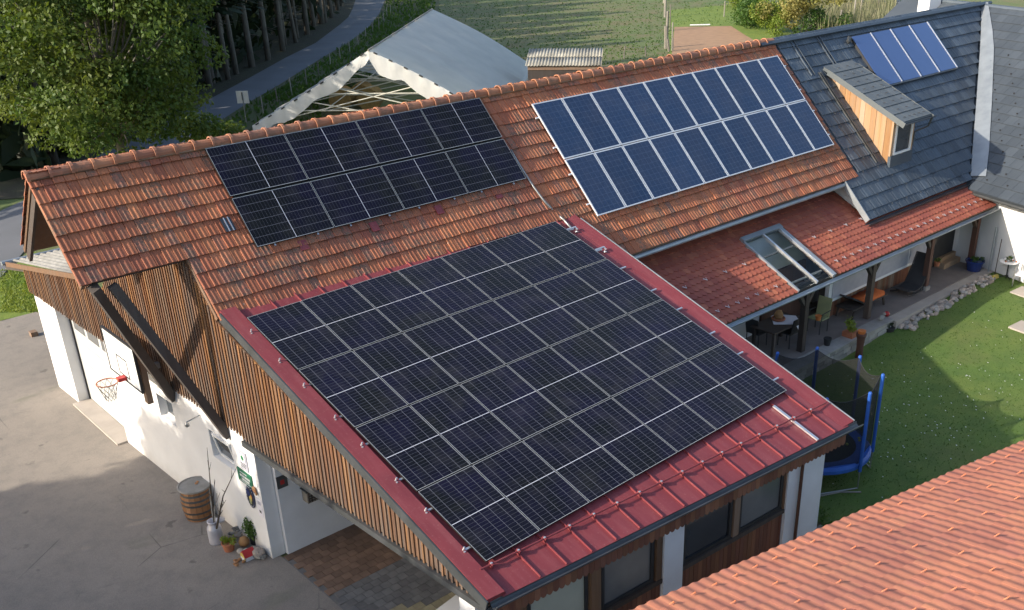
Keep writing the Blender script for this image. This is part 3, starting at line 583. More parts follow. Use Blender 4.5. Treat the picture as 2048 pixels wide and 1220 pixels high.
# raised verge covers left and right
b = MB(); b.hexa([RR(-.012, 1.0, -.02), RR(.030, 1.0, -.02), RR(.030, 0.004, -.02), RR(-.012, .004, -.02), RR(-.012, 1.0, .075), RR(.024, 1.0, .075), RR(.024, .004, .075), RR(-.012, .004, .075)]); b.build('verge_cover', 'metal_red', rroof)
b = MB(); b.hexa([RR(.968, 1.0, -.004), RR(1.006, 1.0, -.03), RR(1.006, 0, -.03), RR(.968, 0, -.004), RR(.968, 1.0, .002), RR(1.006, 1.0, .040), RR(1.006, 0, .040), RR(.968, 0, .002)]); b.build('verge_cover', 'metal_red', rroof)
b = MB(); b.beam(RR(1.0085, 1.0, .015), RR(1.0085, .03, .015), .022, .07, RN); b.build('verge_edge', 'zinc', rroof)
b = MB(); b.beam(RR(-.0145, 1.005, -.03), RR(-.0145, .012, -.03), .03, .19, RN); b.build('verge_fascia', 'zinc_dark', rroof)
b = MB(); b.hexa([RR(0.0, 1.0, -.22), RR(1, 1.0, -.22), RR(1, .985, -.22), RR(0, .985, -.22), RR(0, 1.0, -.02), RR(1, 1.0, -.02), RR(1, .985, -.02), RR(0, .985, -.02)]); b.build('fascia', 'timber_dark', ext)
# gutter: open half round
def gutter(A, B, r, name, m, parent, tilt=0.0, seg=7):
    A, B = V3(A, float), V3(B, float); d = nrm(B - A); x = nrm(np.cross(d, (0, 0, 1))); v = []; f = []
    for Q in (A, B):
        for rr in (r, r * .93):
            for k in range(seg + 1):
                a = math.pi + math.pi * k / seg; v.append(Q + x * rr * math.cos(a) + V3((0, 0, rr * math.sin(a))))
    W = seg + 1
    for k in range(seg): f += [(k, k + 1, 2 * W + k + 1, 2 * W + k), (W + k, 3 * W + k, 3 * W + k + 1, W + k + 1)]
    f += [(0, 2 * W, 3 * W, W), (seg, W + seg, 3 * W + seg, 2 * W + seg)]
    f += [(k, W + k, W + k + 1, k + 1) for k in range(seg)] + [(2 * W + k, 2 * W + k + 1, 3 * W + k + 1, 3 * W + k) for k in range(seg)]
    b = MB(); b.add(v, f, .5); b.tube([A + x * r, B + x * r], .012, 5, .5); b.tube([A - x * r, B - x * r], .008, 5, .5); return b.build(name, m, parent)
yv = V3((0, -1, 0)); gutter(RR(-.005, 1.0, -.03) + yv * .085, RR(1.02, 1.0, -.03) + yv * .085, .085, 'gutter', 'zinc_dark', ext)
# snow rail on brackets
rail = MB(); rail.tube([RR(.018, .935, .075), RR(.995, .925, .075)], .017, 8); rail_o = rail.build('snow_rail', 'metal_red', ext)
for a0 in seams[:-1]:
    bb = .935 - .01 * a0; b = MB(); b.obox(RR(a0, bb + .005, .005) - V3((.016, 0, 0)), (.032, 0, 0), RR(a0, bb - .005) - RR(a0, bb + .005), RN * .095); b.build('rail_bracket', 'metal_red', rail_o); b = MB(); b.lathe(RR(a0, bb, .085), [(0, 0), (.022, 0), (.022, .02), (0, .025)], 8); b.build('bracket_bolt', 'alu', rail_o)
b = MB(); p0, p1 = onP((1547, 812), RN, RR(0, 0, .03)), onP((1636, 880), RN, RR(0, 0, .03)); b.beam(p0, p1, .06, .035, RN); b.build('cable_duct', 'alu', ext)
# front wall
fy = lambda x, off=0.0: -9.80 - .052 * (x - 2.3) - off
def fbox(x0, x1, z0, z1, o0, o1, name, m, parent, tint=None):
    b = MB(); b.hexa([(x0, fy(x0, o1), z0), (x1, fy(x1, o1), z0), (x1, fy(x1, o0), z0), (x0, fy(x0, o0), z0), (x0, fy(x0, o1), z1), (x1, fy(x1, o1), z1), (x1, fy(x1, o0), z1), (x0, fy(x0, o0), z1)], tint); return b.build(name, m, parent)
fbox(2.16, 2.62, 0, 2.72, -.40, .0, 'column', 'plaster', ext); fbox(6.21, 6.71, 0, 2.66, -.30, .06, 'column', 'plaster_shade', ext); fbox(9.66, 10.75, 0, 2.50, -.40, .06, 'column', 'plaster_shade', ext)
fd = nrm((1, -.052, 0)); fnn = nrm((-.052, -1, 0))
for k, (x0, x1, gl) in enumerate(((3.16, 4.46, 'glass_milky'), (4.76, 6.02, 'glass_grey'), (6.76, 8.10, 'glass_dark'), (8.30, 9.60, 'glass_grey'))):
    window(ext, (x0, fy(x0, -.06), 1.16), fd, VU, fnn, (x1 - x0), 1.30, .07, 'black', gl, 'window', .06)
for x0, x1 in ((2.66, 6.19), (6.73, 9.64)):
    fbox(x0, x1, 1.06, 1.155, -.06, .05, 'sill', 'timber_dark', ext); cl = fbox(x0, x1, 0, 1.05, -.10, -.03, 'cladding', 'timber_dark', ext)
    x = x0
    while x < x1 - .02:
        w_ = min(.118, x1 - x); fbox(x, x + w_ * .93, .02, 1.055, -.03, .0 + random.uniform(0, .006), 'board', 'boards_red', cl, random.random()); x += .118
    fbox(x0, x1, 2.46, 2.62, -.10, .0, 'head_beam', 'timber_mid', ext)
for x0, x1 in ((4.50, 4.72), (8.12, 8.28), (6.05, 6.19), (9.62, 9.655), (2.66, 3.12)): fbox(x0, x1, 1.155, 2.46, -.06, .03, 'post', 'timber_mid', ext)
val = MB(); x = 2.30
vo = fbox(2.25, 10.9, 2.62, 2.70, .29, .304, 'valance', 'timber_dark', ext)
while x < 10.95:
    b = MB(); zt = 2.80 - .024 * (x - 2.3); zb = 2.45 - .026 * (x - 2.3); w_ = .125; yy = fy(x, .075); d_ = .022; pts = [(x, zt), (x, zb + .05), (x + w_ * .25, zb + .012), (x + w_ * .5, zb), (x + w_ * .75, zb + .012), (x + w_ * .97, zb + .05), (x + w_ * .97, zt)]
    b.add([(p, fy(p, .305 + d_), q) for p, q in pts] + [(p, fy(p, .305), q) for p, q in pts], [tuple(range(7)), tuple(range(13, 6, -1))] + [(i, i + 7, (i + 1) % 7 + 7, (i + 1) % 7) for i in range(7)], random.random()); b.build('valance_board', 'boards_red', vo); x += w_
b = MB(); b.tube([(10.0, fy(10, .16), 2.62), (10.0, fy(10, .12), 2.4), (10.0, fy(10, .11), 0.1)], .035, 8); b.build('downpipe', 'timber_red', ext)
w = MB(); w.box(10.72, 10.98, -10.2, -3.07, 0, 2.58); w.build('east_wall', 'plaster_shade', ext)
w = MB(); w.box(6.6, 6.8, -9.7, -3.08, 0, 2.6); w.build('partition', 'plaster_shade', ext)
# paving of the carport
b = MB(); b.poly([(2.2, -10.14, .002), (6.6, -10.14, .002), (6.6, -3.05, .002), (2.2, -3.05, .002)]); pav = struct(b.build('carport_paving', 'paver_grey'))
mb_, mg_, my_ = [], [], []
def paver_mesh():
    b = MB(); b.box(.004, .196, .004, .196, 0, .018); return b.v, b.f
for i in range(22):
    for j in range(35):
        x = 2.22 + i * .2 - (.1 if j % 2 else 0); y = -3.06 - (j + 1) * .2
        if x < 2.2 or not inframe([(x + .1, y + .1, 0)], 15)[0]: continue
        Mx = Matrix.Translation((x, y, .002 + random.uniform(0, .003)))
        if y > -4.9: mb_.append(Mx)
        elif y < -6.4 + .25 * math.sin(x * 3): my_.append(Mx)
        else: mg_.append(Mx)
for nm, lst in (('paver_brown', mb_), ('paver_grey', mg_), ('paver_yellow', my_)):
    if lst: field(pav, 'paver', nm, [paver_mesh()] * 4, lst, 100)
# ================================================================== SOLAR PANELS
def panel_meshes(W, L, fr, fm, cm):
    b = MB(); b.box(0, W, 0, fr, -.035, 0); b.box(0, W, L - fr, L, -.035, 0); b.box(0, fr, fr, L - fr, -.035, 0); b.box(W - fr, W, fr, L - fr, -.035, 0)
    f = b.mesh('panel_frame'); f.materials.append(MATS[fm]); f.materials.append(MATS['gap_black'])
    if fm == 'alu_frame': f.update(); f.polygons.foreach_set('material_index', [0 if q.normal.z > .5 else 1 for q in f.polygons])  # side faces painted black so the gaps between panels read dark
    b = MB(); b.box(fr * .5, W - fr * .5, fr * .5, L - fr * .5, -.028, -.003); c = b.mesh('cell_sheet'); c.materials.append(MATS[cm]); return f, c
def panel(meshes, mw, label, group):
    o = thing('solar_panel', label, 'solar panel', (0, 0, 0), group); o.matrix_basis = mw
    for nm, me in zip(('frame', 'cell_sheet'), meshes): c = bpy.data.objects.new(nm, me); COL.objects.link(c); c.parent = o
    return o
bm_ = panel_meshes(PW, PL, .0065, 'alu_frame', 'cells_black'); YAW = 0.0280; A2 = math.radians(17.82)
PU = V3((math.cos(YAW), math.sin(YAW), 0)); PS = V3((math.cos(A2) * math.sin(YAW), -math.cos(A2) * math.cos(YAW), -math.sin(A2))); PN = nrm(np.cross(PU, -PS))
P0 = V3((2.383, -2.934, 5.332)); GU, GS = .020, .030; rown = ['top', 'second', 'third', 'bottom']
for j in range(4):
    for i in range(7):
        o_ = P0 + PU * (i * (PW + GU)) + PS * ((j + 1) * PL + j * GS)
        panel(bm_, frame(o_, PU, -PS, PN), 'black solar panel on the red metal roof, %s row, %s from the left' % (rown[j] if j in (0, 3) else rown[j] + ' row down'.replace(' row', ''), ORD[i]), 'black panels on the red roof')
for j in range(2):
    for i in range(4):
        o_ = RP(3.345 + i * (PL + .02), .248 + j * 1.194, 0)
        panel(bm_, frame(o_, ES, EU, NU), 'black landscape solar panel on the orange tiles, %s row, %s from the left' % (('upper', 'lower')[j], ORD[i]), 'black panels on the tile roof')
bl_ = panel_meshes(.985, 1.648, .030, 'frame_white', 'cells_blue')
for j in range(2):
    for i in range(10):
        o_ = RP(11.735 + i * 1.0115, .678 + (j + 1) * 1.648 + j * .027, 0)
        panel(bl_, frame(o_, EU, -ES, NU), 'blue solar panel with white frame, %s row, %s from the left' % (('upper', 'lower')[j], ORD[i]), 'blue panels on the tile roof')
# mounting rails with feet
mr = thing('mounting_rails', 'silver mounting rails with round feet under the red roof panels', 'rails', tuple(P0))
for k in range(8):
    j, f = divmod(k, 2); s = j * (PL + GS) + PL * (.22 if f == 0 else .78); A = P0 + PU * -.15 + PS * s - PN * .055; B = P0 + PU * 8.28 + PS * s - PN * .055
    b = MB(); b.beam(A, B, .035, .03, PN); r_ = b.build('rail', 'alu', mr)
    b = MB(); q = A - PU * .0 + PS * .06
    b.lathe(q - PN * .02, [(.062, 0), (.062, .016), (.018, .018), (.018, .06)], 12); b.beam(A + PU * .02, q - PN * .0, .028, .028, PN); b.tube([A + PN * .0, A + PU * .02 + PN * .09], .016, 5); b.build('foot', 'alu', r_)
b = MB(); b.hexa([P0 - PN * .045 + PU * .1 + PS * .1, P0 - PN * .045 + PU * 8.0 + PS * .1, P0 - PN * .045 + PU * 8.0 + PS * 6.9, P0 - PN * .045 + PU * .1 + PS * 6.9] + [P0 - PN * .040 + PU * .1 + PS * .1, P0 - PN * .040 + PU * 8.0 + PS * .1, P0 - PN * .040 + PU * 8.0 + PS * 6.9, P0 - PN * .040 + PU * .1 + PS * 6.9])
b.build('gap_shade_sheet', 'gap_black', mr)  # thin black sheet added only to darken the gaps between panels
for q in ((1148, 455), (1205, 495)):
    p_ = onP(q, PN, P0 - PN * .03); b = MB(); b.beam(p_ - PU * .25, p_ + PU * .06, .035, .03, PN); b.lathe(p_ + PS * .10 - PN * .06, [(.05, 0), (.05, .012), (.014, .014), (.014, .05)], 10); b.beam(p_ + PU * .04, p_ + PU * .03 + PS * .1, .03, .02, PN); b.build('foot', 'alu', mr)
mr2 = thing('tile_roof_rails', 'mounting rails of the black panels on the orange tile roof', 'rails', tuple(RP(3.3, 1.3)))
for k, s in enumerate((.30, .52, .95, 1.20, 1.60, 2.05, 2.35)):
    pass
for i in range(4):
    for f in (.22, .78):
        u = 3.345 + i * (PL + .02) + PL * f; b = MB(); b.beam(RP(u, .22, -.055), RP(u, 2.62, -.055), .035, .03, NU); b.build('rail', 'alu', mr2)
b = MB(); b.obox(RP(3.4, 2.5, -.045), EU * 6.9, -ES * 2.2, NU * .006); b.build('gap_shade_sheet', 'gap_black', mr2)  # added black sheet standing in for shade in the upper array's gaps
for i, u in enumerate((4.2, 5.9, 7.6, 9.3)):
    b = MB(); b.obox(RP(u, 2.86, TH + .03), EU * .18, -ES * .22, NU * .02); b.build('hook', 'metal_red', mr2)
mr3 = thing('blue_array_rails', 'white rail ends sticking out beside the blue panels', 'rails', tuple(RP(11.7, 1.3)))
for s in (1.06, 1.95, 2.74, 3.62):
    b = MB(); b.beam(RP(11.64, s, -.05), RP(21.96, s, -.05), .035, .035, NU); b.build('rail', 'frame_white', mr3)
pts = [onP(q, NU, RP(0, 0, TH + .06)) for q in ((1022, 300), (1036, 325), (1053, 352), (1066, 372), (1085, 398), (1098, 413))] + [onP(q, RN, RR(0, 0, .05)) for q in ((1110, 425), (1128, 440), (1142, 456))]
b = MB(); b.tube(pts, .026, 7); tag(b.build('cable_conduit', 'steel', None, True), 'pale cable conduit running down the tiles between the two upper arrays', 'conduit')
# ================================================================== FARMHOUSE WITH DARK METAL-TILE ROOF
farm = thing('farmhouse', 'white farmhouse with dark blue-grey metal tile roof and wooden dormer', 'building', (25, 0, 0))
DH = -0.13
xval = lambda y: 27.50 + (y + 4.6) * 1.80
prof = [(-4.2, 0), (-4.2, 3.30), (0, 7.55), (4.2, 3.30), (4.2, 0)]
b = MB(); b.add([(21.78, y, z) for y, z in prof] + [(33.5, y, z) for y, z in prof], [(0, 1, 2, 3, 4), (9, 8, 7, 6, 5)] + [(i, i + 5, (i + 1) % 5 + 5, (i + 1) % 5) for i in range(5)]); b.build('wall', 'plaster', farm)
b = MB(); SE = 6.55
def dpoly(b, pts, h0, h1):
    v = [RP(u, s, h0) for u, s in pts] + [RP(u, s, h1) for u, s in pts]; n = len(pts); b.add(v, [tuple(range(n)), tuple(range(2 * n - 1, n - 1, -1))] + [(i, (i + 1) % n, (i + 1) % n + n, i + n) for i in range(n)])
dpoly(b, [(21.42, SE), (xval(-SE * CA), SE), (xval(0), 0), (21.42, 0)], DH - .12, DH - .01)
droof = b.build('roof', 'slate', farm)
b = MB(); v = [RB(21.42, 0, DH - .12), RB(36.2, 0, DH - .12), RB(36.2, 6.5, DH - .12), RB(21.42, 6.5, DH - .12)]; b.poly(v, -.1); b.build('back_roof', 'slate', farm)
def flat_tile(w, l, th, rib=0.0):
    g = .004; k = rib
    return strip_tile([(g, 0), (g + .012, k), (w * .33, k * .2), (w * .36, k), (w * .64, k), (w * .67, k * .2), (w - g - .012, k), (w - g, 0)], l * 1.06, th, th * .95)
TD = .42; dsh = [flat_tile(TD, TD, .034, .012) for _ in range(6)]; mats = []; sc = []
for j in range(16):
    s = min((j + 1) * TD, SE + .02)
    for i in range(40):
        u = 21.42 + i * TD
        if s < 5.15 and u < 21.85: continue
        if u + TD * .5 > xval(-(s - .2) * CA) - .10: continue
        mats.append(frame(RP(u, s, DH + random.uniform(0, .003)), EU, -ES, NU)); sc.append(not ((26.0 < u < 30.8 and .7 < s < 2.4) or (23.7 < u < 25 and 1.6 < s < 4.6)))
field(droof, 'roof_tile', 'slate', dsh, mats, 300, V3(sc))
b = MB(); b.tube([(22.2, 0, RZ - .21), (36.0, 0, RZ - .21)], .10, 8); b.build('ridge_cap', 'slate', droof)
b = MB(); b.beam(RP(21.40, SE + .02, DH - .03), RP(21.40, 5.2, DH - .03), .03, .18, NU); b.build('verge_edge', 'zinc', droof)
for u in (22.95, 23.12, 24.35, 24.5):
    b = MB(); b.beam(RP(u, .15, DH + .05), RP(u, 1.55 if u < 24 else 1.35, DH + .05), .03, .04, NU); b.build('flashing_rib', 'slate', droof)
for u in (23.35, 23.45):
    b = MB(); b.beam(RP(u, 1.5, DH + .05), RP(u + .0, 4.95, DH + .05), .03, .04, NU); b.build('flashing_rib', 'zinc_dark', droof)
gutter(RP(21.35, SE + .10, DH - .06), RP(28.45, SE + .10, DH - .06), .07, 'gutter', 'zinc_dark', farm)
b = MB()   # snow hooks, tiny and many: one part
for j in range(3, 16, 1):
    for i in range(2, 34, 2):
        u = 21.42 + (i + (j % 2)) * TD + .2; s = j * TD + .08
        if u < xval(-s * CA) - .4 and s < 6.5 and not (23.6 < u < 25.2 and s < 5) and not (26 < u < 31.2 and s < 2.7): b.tube([RP(u - .035, s - .07, DH + .045), RP(u, s, DH + .06), RP(u + .035, s - .07, DH + .045)], .006, 4)
o = b.build('snow_hooks', 'zinc_dark', farm); o['kind'] = 'stuff'
# dormer
DXa, DXb = 23.64, 25.30; dz = lambda y: 5.73 + (y + 3.97) * (1.32 / 2.99); DPI = math.atan2(1.32, 2.99)
DU = V3((0, math.cos(DPI), math.sin(DPI))); DN = V3((0, -math.sin(DPI), math.cos(DPI)))
b = MB(); b.obox((DXa, -3.97, dz(-3.97) - .10), (DXb - DXa, 0, 0), DU * 3.30, DN * .09); dro = b.build('dormer_roof', 'slate_dormer', farm)
mats = []; tw = (DXb - DXa) / 4
for j in range(8):
    for i in range(4): mats.append(frame(V3((DXa + i * tw, -3.97, dz(-3.97) - .002)) + DU * (j * .41), EU, DU, DN))
field(dro, 'roof_tile', 'slate_dormer', [flat_tile(tw, .41, .022, .004)] * 3, mats)
b = MB()
for j in range(8):
    for i in range(3 if j else 5):
        q = V3((DXa + .3 + i * (.5 if j else .28) + (.2 if j % 2 else 0), -3.97, dz(-3.97) + .03)) + DU * (j * .41 + .12); b.tube([q + DU * .06 - EU * .035, q + DN * .03, q + DU * .06 + EU * .035], .007, 4)
b.build('snow_hooks', 'black', dro)['kind'] = 'stuff'
for x, sgn in ((DXa - .02, 1), (DXb + .005, 1)):
    b = MB(); b.obox((x, -4.0, dz(-4.0) - .16), (.02, 0, 0), DU * 3.15, DN * .17); b.build('barge_board', 'slate_dormer', farm)
X0, X1 = 23.86, 25.10; roofz = lambda y: RZ + 1.02 * y - .30
b = MB(); b.add([(X0 + .04, -3.50, roofz(-3.5)), (X0 + .04, -3.50, dz(-3.5) - .12), (X0 + .04, -.9, dz(-.9) - .12), (X1, -3.50, roofz(-3.5)), (X1, -3.50, dz(-3.5) - .12), (X1, -.9, dz(-.9) - .12)], [(0, 1, 2), (5, 4, 3), (0, 3, 4, 1), (1, 4, 5, 2), (2, 5, 3, 0)])
dwl = b.build('dormer_wall', 'timber_mid', farm)
y = -3.50
while y < -1.3:
    w_ = random.uniform(.17, .24); y2 = y + w_ - .008; b = MB(); o_ = random.uniform(0, .012); za, zb = roofz(y) + .12, roofz(y2) + .12; ta, tb = dz(y) - .13, dz(y2) - .13
    if tb - zb > .02: b.hexa([(X0 - o_, y, za), (X0 + .03, y, za), (X0 + .03, y2, zb), (X0 - o_, y2, zb), (X0 - o_, y, ta), (X0 + .03, y, ta), (X0 + .03, y2, tb), (X0 - o_, y2, tb)], random.random()); b.build('board', 'boards_dormer', dwl)
    y += w_
b = MB(); b.box(X0 - .02, X0 + .10, -3.56, -3.50, 4.5, 5.75); b.build('corner_board', 'boards_dormer', dwl)
b = MB(); b.box(X1 - .10, X1 + .02, -3.56, -3.50, 4.5, 5.75); b.build('corner_board', 'boards_dormer', dwl)
window(farm, (X0 + .12, -3.52, 4.60), EU, VU, (0, -1, 0), X1 - X0 - .24, 1.12, .07, 'paint_white', 'glass_dark', 'dormer_window', .08, 0)
b = MB(); b.box(X0 - .03, X1 + .03, -3.60, -3.50, 4.10, 4.585); b.build('sill_flashing', 'slate', farm)
gutter((DXa, -4.04, dz(-4.0) - .03), (DXb + .15, -4.04, dz(-4.0) - .03), .05, 'dormer_gutter', 'zinc_dark', farm)
b = MB(); b.tube([(DXb + .05, -4.0, dz(-4.0) - .08), (DXb + .05, -3.9, 5.35), (DXb - .10, -3.55, 5.15), (DXb - .10, -3.52, 4.7)], .03, 7); b.build('downpipe', 'zinc_dark', farm)
# solar collectors
for i in range(4):
    u0 = 26.02 + i * 1.245; o_ = RP(u0, 2.56, -.02); t_ = thing('solar_collector', 'flat blue water-heating collector on the dark roof, %s from the left of four' % ORD[i], 'solar collector', tuple(o_), 'collectors on the dark roof')
    b = MB(); b.obox(o_ - NU * .10, EU * 1.20, -ES * 2.06, NU * .10); b.build('casing', 'black', t_)
    b = MB(); b.obox(o_ + EU * .03 - ES * .03, EU * 1.14, -ES * 2.0, NU * .012); b.build('glass', 'collector', t_)
    b = MB(); b.obox(o_ + EU * 1.15 - ES * .02, EU * .045, -ES * 2.02, NU * .03); b.build('side_trim', 'alu', t_)
    b = MB(); b.obox(o_ - EU * .02 + ES * .03 - NU * .06, EU * 1.24, -ES * .05, NU * .07); b.build('bottom_rail', 'zinc_dark', t_)
b = MB(); o_ = RP(25.80, .62, -.02); b.tube([o_, o_ + EU * .10 - ES * .1, o_ + EU * .2], .035, 6); b.blob(o_, (.09, .07, .12), 8, 5, .25); tag(b.build('pipe_fitting', 'zinc_dark'), 'dark pipe fitting at the upper corner of the first water collector', 'pipe')
# ------------------------------------------------------------------ cross wing
WA, WB = nrm((-.27, -.963, 0)), nrm((.963, -.27, 0)); WPI = math.atan2(4.75, 6.82); WUP = WB * math.cos(WPI) + V3((0, 0, math.sin(WPI))); WN = nrm(np.cross(WUP, WA)); WN = WN * np.sign(WN[2]); E0 = V3((26.88, -5.46, 3.30)) - WN * .30
WP = lambda t, s, h=0.0: E0 + WA * t + WUP * s + WN * h
wing = thing('farmhouse_wing', 'cross wing of the farmhouse with grey tile roof and white wall by the terrace', 'building', (31, -5, 0))
b = MB(); b.hexa([WP(9, 0, -.16), WP(9, 8.32, -.16), WP(-11.8, 8.32, -.16), WP(-11.8, 0, -.16), WP(9, 0, -.02), WP(9, 8.32, -.02), WP(-11.8, 8.32, -.02), WP(-11.8, 0, -.02)]) ; wro = b.build('roof', 'slate_pale', wing)
top = WP(0, 8.32) - E0; WUP2 = WB * math.cos(WPI) - V3((0, 0, math.sin(WPI)))
b = MB(); b.hexa([WP(9, 8.32, -.16), WP(9, 8.32, -.16) + WUP2 * 8.3, WP(-11.8, 8.32, -.16) + WUP2 * 8.3, WP(-11.8, 8.32, -.16), WP(9, 8.32, -.02), WP(9, 8.32, -.02) + WUP2 * 8.3, WP(-11.8, 8.32, -.02) + WUP2 * 8.3, WP(-11.8, 8.32, -.02)]); b.build('back_roof', 'slate_pale', wing)
b = MB(); b.tube([WP(9, 8.33, -.02), WP(-11.8, 8.33, -.02)], .10, 8); b.build('ridge_cap', 'slate', wro)
mats = []
for j in range(20):
    for i in range(-4, 29):
        P_ = WP(4.5 - i * .42 - (.21 if j % 2 else 0), (j) * .42, 0); x, y = P_[0], P_[1]
        if y > -4.63 and x < (xval(y) if y < 0 else 36.09 - 1.763 * y) + .15: continue
        if -11.75 < 4.5 - i * .42 - .63: mats.append(frame(P_, -WA, WUP, WN))
field(wro, 'roof_tile', 'slate_pale', [flat_tile(.42, .42, .020, .002)] * 5, mats, 300)
b = MB(); rr = random.Random(3)
for j in range(1, 15):
    for i in range(14):
        P_ = WP(3.2 - i * .84 + (.42 if j % 2 else 0), j * .42 + .12, .03)
        if P_[1] > -4.6 and P_[0] < (xval(P_[1]) if P_[1] < 0 else 99) + .6: continue
        b.blob(P_, (.035, .035, .03), 6, 3)
b.build('snow_hooks', 'black', wing)['kind'] = 'stuff'
# valley sheet between the roofs
vl = [onP(q, WN, E0 + WN * .06) for q in ((1962, 8), (1962, 60), (1960, 100), (1953, 200), (1945, 300), (1941, 352))]; vr = [onP(q, WN, E0 + WN * .05) for q in ((1976, 4), (1985, 60), (1988, 95), (1984, 200), (1978, 300), (1972, 352))]; b = MB()
vc = [(a_ + c_) / 2 + V3((0, 0, .01)) for a_, c_ in zip(vl, vr)]
for i in range(5): b.poly([vl[i], vl[i + 1], vc[i + 1], vc[i]], .008, .5); b.poly([vc[i], vc[i + 1], vr[i + 1], vr[i]], .008, .5)
b.build('valley_sheet', 'zinc', wing)
# walls of the wing
IN = .66; q0, q1 = E0 + WB * IN + WA * 9, E0 + WB * IN - WA * 11.4; Q2 = WB * 12.2
b = MB(); hz = 3.18; b.hexa([(*q0[:2], 0), (*(q0 + Q2)[:2], 0), (*(q1 + Q2)[:2], 0), (*q1[:2], 0), (*q0[:2], hz), (*(q0 + Q2)[:2], hz), (*(q1 + Q2)[:2], hz), (*q1[:2], hz)]); b.build('wall', 'plaster', wing)
m0, m1 = q1 + WB * .05, q1 + WB * 12.1; mm = (m0 + m1) / 2
b = MB(); b.add([(*m0[:2], 3.5), (*m1[:2], 3.5), (*mm[:2], 7.7), *[(p[0] - WA[0] * -.3, p[1] - WA[1] * -.3, z) for p, z in ((m0, 3.5), (m1, 3.5), (mm, 7.7))]], [(0, 1, 2), (5, 4, 3), (0, 3, 4, 1), (1, 4, 5, 2), (2, 5, 3, 0)]); b.build('gable_wall', 'plaster', wing)
gutter(WP(9, -.07, -.06), WP(-.9, -.07, -.06), .06, 'gutter', 'zinc_dark', wing)
b = MB(); s0 = E0 + WB * (IN - .02) + WA * .35; b.beam((*s0[:2], .55), (*(s0 + WA * 4)[:2], .50), .05, .30); b.build('plinth', 'plaster_shade', wing)
c_ = onP((1851, 22), WN, E0 + WN * 0.0); b = MB(); b.obox(c_ - V3((.3, .3, .6)), WB * .62, WA * -.62, (0, 0, 2.6)); tag(b.build('chimney', 'plaster'), 'white plastered chimney behind the dark farmhouse ridge', 'chimney')
# ================================================================== PORCH
A3 = math.radians(25.5); C3, S3 = math.cos(A3), math.sin(A3); PUPS = V3((0, C3, S3)); PNO = V3((0, -S3, C3)); PE = V3((0, -5.50, 2.62))
PP = lambda x, d, h=0.0: V3((x, 0, 0)) + PE + PUPS * d + PNO * h
porch = thing('porch', 'covered terrace with red scalloped tile roof, skylight and timber posts', 'porch', (19, -4.6, .42))
b = MB()
for xa, xb, da, dbb in ((11.16, 16.55, 0, 3.45), (18.20, 21.77, 0, 3.45), (21.771, 27.62, 0, 1.42), (16.551, 18.199, 2.12, 3.45)):
    b.obox(PP(xa, da, -.09), (xb - xa, 0, 0), PUPS * (dbb - da), PNO * .08)
pro = b.build('roof', 'timber_mid', porch)
def beaver(w, l, th):
    n = 7; pts = [(w * .02 + w * .96 * k / (n - 1)) for k in range(n)]; yl = [-.055 * math.sin(math.pi * k / (n - 1)) ** .7 for k in range(n)]; v = []
    for x, y in zip(pts, yl): v.append((x, y, th * .1))
    for x, y in zip(pts, yl): v.append((x, y, th))
    for x in pts: v.append((x, l, 0))
    f = []
    for i in range(n - 1): f += [(i, i + 1, n + i + 1, n + i), (n + i, n + i + 1, 2 * n + i + 1, 2 * n + i)]
    return v, f
mats = []
for j in range(17):
    for i in range(90):
        x = 11.17 + i * .185 + (.0925 if j % 2 else 0); d = j * .20 + .02
        if 16.36 < x < 18.22 and d < 2.1: continue
        if x > 27.5 or (x > 21.6 and d > 1.3): continue
        mats.append(frame(PP(x, d + random.gauss(0, .003), .0), EU, PUPS, PNO))
field(pro, 'roof_tile', 'clay_porch', [beaver(.185, .26, .032)] * 6, mats, 300)
b = MB()
for i in range(60):
    for d, st, of in ((.34, 1, 0), (1.36, 2, .5)):
        x = 11.6 + i * .40 * st + of * .4
        if x > 27.3 or 16.3 < x < 18.5: continue
        q = PP(x, d, .03); b.tube([q + EU * -.055 + PUPS * .10 + PNO * .01, q + PNO * .03, q + EU * .055 + PUPS * .10 + PNO * .01], .010, 4)
b.build('snow_hooks', 'alu', porch)['kind'] = 'stuff'
gutter((11.3, -5.59, 2.57), (27.75, -5.59, 2.53), .075, 'gutter', 'zinc', porch)
b = MB(); b.obox(PP(11.16, 0, -.20) + V3((0, .01, 0)), (16.5, 0, 0), (0, .02, 0), (0, 0, .14)); b.build('fascia', 'timber_dark', porch)
b = MB(); b.beam((11.2, -5.1, 2.46), (27.7, -5.1, 2.46), .14, .16); b.build('eave_beam', 'timber_dark', porch)
posts = (17.55, 20.95, 24.35)
for x in posts + (27.35,):
    b = MB(); b.box(x - .085, x + .085, -5.185, -5.015, .43, 2.38); po = b.build('post', 'timber_dark' if x < 22 else 'timber_red', porch)
    for sg in ((-1, 1) if x < 27 else (-1,)):
        b = MB(); b.beam((x + sg * .06, -5.1, 1.87), (x + sg * .46, -5.1, 2.38), .11, .12, (0, 1, 0)); b.build('knee_brace', 'timber_dark', po)
b = MB(); b.box(24.35 - .13, 24.35 + .13, -5.23, -4.97, .40, .56); b.build('post_foot', 'stone_grey', porch)
for x in (18.9, 20.4, 22.0, 23.6, 25.2, 26.8, 13, 14.5):
    b = MB(); b.beam(PP(x, .05, -.16), PP(x, 2.55, -.16), .09, .12, PNO); b.build('rafter', 'timber_dark', porch)
